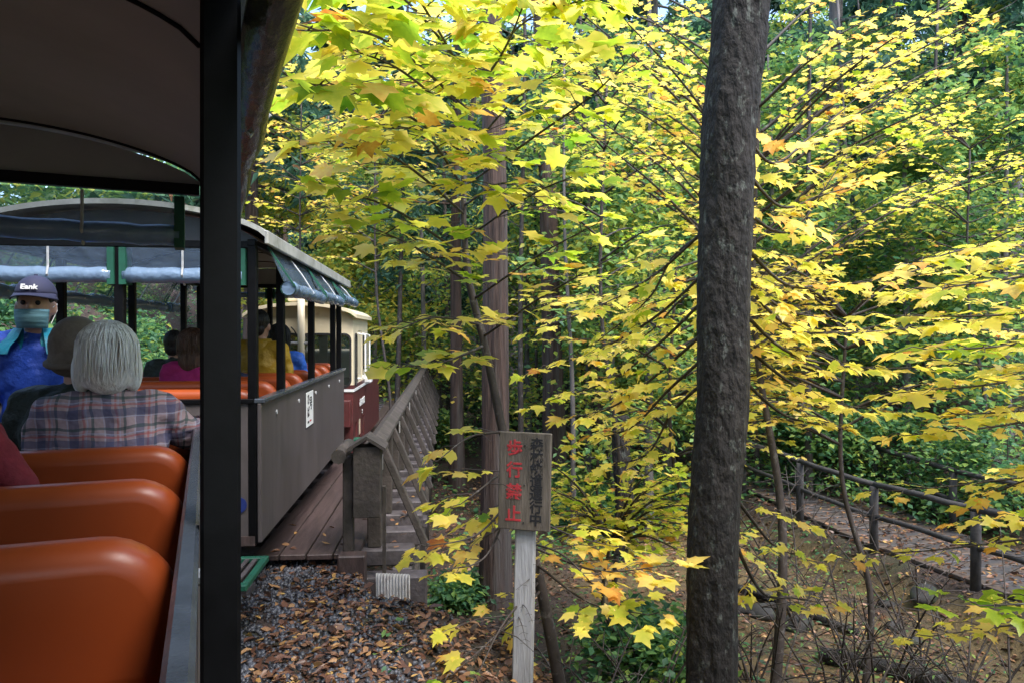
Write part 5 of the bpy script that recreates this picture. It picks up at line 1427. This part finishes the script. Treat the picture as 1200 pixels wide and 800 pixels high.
for px_, d_, h_, rd, tn in ((668, 14.2, 1.0, 0.8, 0.42), (700, 13, 0.8, 0.7, 0.42), (620, 17, 1.2, 0.9, 0.4), (760, 14, 0.9, 0.8, 0.4), (515, 20, 1.3, 1.0, 0.45), (480, 21, 1.5, 1.0, 0.5), (740, 7.1, 0.7, 0.6, 0.42), (780, 7.4, 0.7, 0.55, 0.4),
                           (900, 14, 1.6, 1.1, 0.42), (950, 13.5, 1.8, 1.1, 0.45), (1010, 13, 1.6, 1.1, 0.42), (1060, 12.6, 1.7, 1.1, 0.45), (1120, 12, 1.6, 1.1, 0.42), (1180, 11.5, 1.6, 1.1, 0.42), (840, 16, 1.6, 1.1, 0.45), (880, 18, 2.2, 1.4, 0.45), (1000, 17, 2.4, 1.5, 0.5), (1100, 16, 2.4, 1.5, 0.42), (1190, 15, 2.4, 1.5, 0.45),
                           (640, 24, 2, 1.5, 0.45), (560, 24, 2, 1.4, 0.4), (600, 30, 2.4, 1.8, 0.45), (720, 24, 2.2, 1.6, 0.45), (790, 22, 2.2, 1.6, 0.5), (450, 26, 2.2, 1.5, 0.5), (500, 30, 2.4, 1.6, 0.45), (430, 32, 2.4, 1.6, 0.5), (530, 9.5, 0.35, 0.3, 0.4)):
    lb_ = 'green leafy shrub growing on the hill side of the walking path' if px_ > 830 and d_ > 10.5 else ('green leafy shrub growing under the trees beyond the bridge rail' if px_ < 640 else ('low green shrub growing on the ravine floor' if d_ < 10 else 'green leafy shrub growing round the dead stump and cedars'))
    shrub(px_, d_, h_, rd, tn, 1700, 0.075 + d_ * 0.003, lb_)

# bare stems and brambles of the ravine
def bare(label, px_, d_, n, h_, sp):
    b = gp(px_, d_)
    root = empty('bare_shrub', b); tag(root, label, 'shrub', 'bare twiggy shrubs in the ravine')
    for k in range(n):
        a_ = random.uniform(0, 6.28); l = h_ * random.uniform(0.6, 1.2)
        e = Vector((math.cos(a_) * sp * l, math.sin(a_) * sp * l * 0.6, l))
        pts = [Vector((random.gauss(0, .03), random.gauss(0, .03), -0.05)), e * 0.4 + Vector((0, 0, 0.1 * l)), e * 0.75 + Vector((0, 0, .08 * l)), e]
        ln = smooth_line(pts, 8)
        mb = MB().tube(ln, [0.011 * (1 - 0.8 * i / 8) + 0.001 for i in range(9)], 5, cap=False)
        for q in range(6):
            p = ln[random.randint(2, 7)]
            d = Vector((random.gauss(0, 1), random.gauss(0, 0.7), random.gauss(0.35, 0.4))).normalized() * l * random.uniform(0.15, 0.4)
            mb.tube([p, p + d * 0.5 + Vector((0, 0, 0.02)), p + d], [0.005, 0.0035, 0.0012], 4, cap=False)
        mb.build('stem', MATS['twig'], root, smooth=True)
for px_, d_, n_, h_, sp in ((760, 6.6, 5, 1.1, 0.7), (700, 6.0, 4, 0.9, 0.9), (920, 5.6, 5, 1.1, 0.6), (980, 6.2, 6, 1.2, 0.6), (1040, 5.4, 6, 1.3, 0.5), (1100, 5.8, 6, 1.3, 0.6), (1160, 5.0, 5, 1.2, 0.6), (880, 7.2, 5, 1.1, 0.7), (1000, 7.6, 5, 1.4, 0.6), (1080, 7.4, 5, 1.5, 0.5), (810, 7.0, 4, 1.0, 0.8)):
    bare('bare dark twigs rising from the leaf litter of the ravine', px_, d_, n_, h_, sp)

for px_, d_, n_, h_, sp in ((690, 5.2, 4, 0.9, 1.3), (780, 5.6, 5, 1.0, 1.3), (730, 5.0, 3, 0.8, 1.2), (900, 6.4, 5, 1.2, 1.0), (960, 5.2, 5, 1.1, 1.2), (1030, 6.6, 6, 1.5, 0.9), (1130, 6.4, 6, 1.6, 0.8), (1190, 5.8, 6, 1.5, 0.9), (1090, 4.8, 5, 1.0, 1.1), (940, 8.6, 6, 1.6, 0.7), (860, 9.5, 5, 1.6, 0.7)):
    bare('bare thin twigs arching low over the ravine floor', px_, d_, n_, h_, sp)
# fallen logs
for k, (a_, c_, r_, lb_) in enumerate((((3.3, 7.9), (5.1, 6.3), 0.09, 'fallen mossy log lying along the ravine edge of the path'), ((1.6, 8.8), (3.4, 9.6), 0.07, 'thin fallen trunk across the gold ravine floor'), ((3.0, 10.4), (4.0, 8.6), 0.06, 'short rotten log below the path fence'))):
    q0 = Vector((a_[0], a_[1], tz(*a_) + r_ * 0.6)); q1 = Vector((c_[0], c_[1], tz(*c_) + r_ * 0.9))
    me_, _l = trunk_mesh('fallen_log', [q0 - q0, (q1 - q0) * 0.35 + Vector((0, 0, 0.03)), (q1 - q0) * 0.7, q1 - q0], r_, r_ * 0.7, 16, 30, 0.08, 7, 0.1, seed=k)
    o = link('fallen_log', me_, MATS['bark_dark']); o.location = q0; tag(o, lb_, 'log')
# ------------------------------------------------------------------ ballast, fallen leaves, undergrowth
ico = bmesh.new(); bmesh.ops.create_icosphere(ico, subdivisions=1, radius=1)
IV = np.array([v.co[:] for v in ico.verts]); IT = np.array([[v.index for v in f.verts] for f in ico.faces]); ico.free()
n = 17000
yb = RNG.uniform(1.5, 5.75, n); ub = RNG.uniform(-1.0, 2.15, n)
xb = track_c(yb) + ub
keep = (ub < 1.95 + RNG.normal(0, 0.18, n)); xb, yb = xb[keep], yb[keep]; n = len(xb)
zb = terrain(xb, yb)
sz = RNG.uniform(0.009, 0.024, n)
A = RNG.normal(0, 1, (n, 3)); Bq = RNG.normal(0, 1, (n, 3))
fr = frames(A, Bq)
sv = IV[None] * (1 + RNG.normal(0, 0.27, (n, 12, 1))) * np.stack([np.ones(n), RNG.uniform(0.6, 1, n), RNG.uniform(0.5, 0.9, n)], 1)[:, None, :]
Vv = np.einsum('nij,nkj->nki', fr, sv) * sz[:, None, None] + np.stack([xb, yb, zb + sz * 0.3], 1)[:, None, :]
T = (IT[None] + (np.arange(n) * 12)[:, None, None]).reshape(-1, 3)
bal = link('ballast', np_mesh('ballast', Vv.reshape(-1, 3), T), MATS['stone']); tag(bal, 'grey crushed stone ballast along the track', 'gravel', kind='stuff')

def litter(name, label, n, fx, leaf, tint, tm=OV, tr=OT):
    x, y = fx(n)
    m_ = ~((np.abs(x - path_c(y)) < 0.0))
    x, y = x[m_], y[m_]; n = len(x)
    onp = np.abs(x - path_c(y)) < 0.87
    z = terrain(x, y) + np.where(onp, 0.07, 0.012) + RNG.uniform(0, 0.012, n)
    D = rdirs(n, 0.0, 0.22)
    o = leaf_mass(name, np.stack([x, y, z], 1), frames(D, rups(n, 0.4)), leaf * RNG.uniform(0.6, 1.3, n), np.clip(RNG.normal(tint[0], tint[1], n), 0.02, 0.98), tm, tr, 'litter')
    tag(o, label, 'fallen leaves', kind='stuff')
def fx1(n):
    y = RNG.uniform(1.8, 5.8, n); return track_c(y) + RNG.uniform(0.3, 1.0, n) ** 0.8 * 2.9, y
litter('fallen_leaves', 'brown and gold fallen leaves scattered over the ballast', 5600, fx1, 0.052, (0.46, 0.26))
def fx2(n):
    return RNG.uniform(-2.2, 9.5, n), RNG.uniform(3.2, 18, n)
litter('fallen_leaves', 'brown fallen leaves covering the ravine floor and path', 22000, fx2, 0.075, (0.48, 0.24))
# leaves on the bridge deck
nd = 110
root_m = Matrix.Translation(TB) @ Matrix.Rotation(HD3, 4, 'Z')
pp = np.array([tuple(root_m @ Vector((random.uniform(-0.75, 0.3), random.uniform(0.05, 7) ** 1.0, 0.052))) for _ in range(nd)])
o = leaf_mass('fallen_leaves', pp, frames(rdirs(nd, 0, 0.2), rups(nd, 0.35)), 0.07 * RNG.uniform(0.7, 1.3, nd), np.clip(RNG.normal(0.65, 0.2, nd), 0, 1), OV, OT, 'litter'); tag(o, 'fallen leaves lying on the bridge walkway', 'fallen leaves', kind='stuff')

def cover(name, label, n, fx, leaf, tint, hmax):
    x, y = fx(n)
    k = np.abs(x - path_c(y)) > 1.0
    u = x - track_c(y)
    k &= ~((u > -1.5) & (u < 1.7) & (y < 6.2)) & ~((u > -1.6) & (u < 1.75) & (y < 28) & (y > 5.5) & (u < 1.9))
    cl = np.sin(x * 1.9 + 1.3 * np.sin(y * 1.1)) + np.sin(y * 2.3 + x * 0.7) + RNG.normal(0, 0.5, n)
    k &= cl > 0.25
    x, y = x[k], y[k]; n = len(x)
    z = terrain(x, y) + RNG.uniform(0.02, 1, n) ** 1.5 * hmax
    o = leaf_mass(name, np.stack([x, y, z], 1), frames(rdirs(n, 0.1, 0.3), rups(n, 0.4)), leaf * RNG.uniform(0.5, 1.3, n), np.clip(RNG.normal(tint[0], tint[1], n), 0.02, 0.98), OV, OT, 'wood_leaf')
    tag(o, label, 'undergrowth', kind='stuff')
cover('undergrowth', 'low green plants on the ravine floor', 6500, lambda n: (RNG.uniform(-0.8, 5, n), RNG.uniform(3.4, 12, n)), 0.06, (0.45, 0.12), 0.22)
cover('undergrowth', 'green plants under the trees beyond the ravine', 42000, lambda n: (RNG.uniform(-5, 14, n), RNG.uniform(11, 34, n)), 0.13, (0.42, 0.13), 0.5)
cover('undergrowth', 'green plants covering the bank behind the coaches', 16000, lambda n: (RNG.uniform(-11, -3.8, n), RNG.uniform(2, 24, n)), 0.10, (0.38, 0.13), 0.4)
# distant wood on the hillside, reads as one mass
n = 70000
xd = RNG.uniform(-60, 75, n); yd = RNG.uniform(46, 110, n)
hd_c = (np.sin(xd * 0.7 + np.sin(yd * 0.5) * 2) + np.sin(yd * 0.6 + xd * 0.3))
zd = terrain(xd, yd) + RNG.uniform(0, 1, n) * (9 + 3 * hd_c)
o = leaf_mass('distant_wood', np.stack([xd, yd, zd], 1), frames(rdirs(n, -0.3, 0.4), rups(n, 0.5)), RNG.uniform(0.5, 1.1, n), np.clip(RNG.normal(0.45, 0.16, n) + hd_c * 0.08, 0.02, 0.98), RH, RT, 'wood_leaf')
tag(o, 'distant hillside wood of mixed green and yellow trees', 'wood', kind='stuff')
# boulders of the stream bed
for k in range(16):
    x_ = random.uniform(3.0, 6.0); y_ = random.uniform(5.0, 9.5)
    if abs(x_ - float(path_c(y_))) < 1.15: continue
    r_ = random.uniform(0.10, 0.24)
    q = IV * (1 + RNG.normal(0, 0.14, (12, 1))) * np.array([r_ * random.uniform(0.9, 1.4), r_, r_ * 0.7])
    o = link('boulder', np_mesh('boulder', q, IT, smooth=False), MATS['boulder'])
    sm_ = o.modifiers.new('round', 'SUBSURF'); sm_.levels = 2; sm_.render_levels = 2
    o.location = (x_, y_, tz(x_, y_) + r_ * 0.2); o.rotation_euler = (0, 0, random.uniform(0, 6))
    tag(o, 'grey mossy boulder lying in the ravine below the path', 'rock', 'boulders below the path')
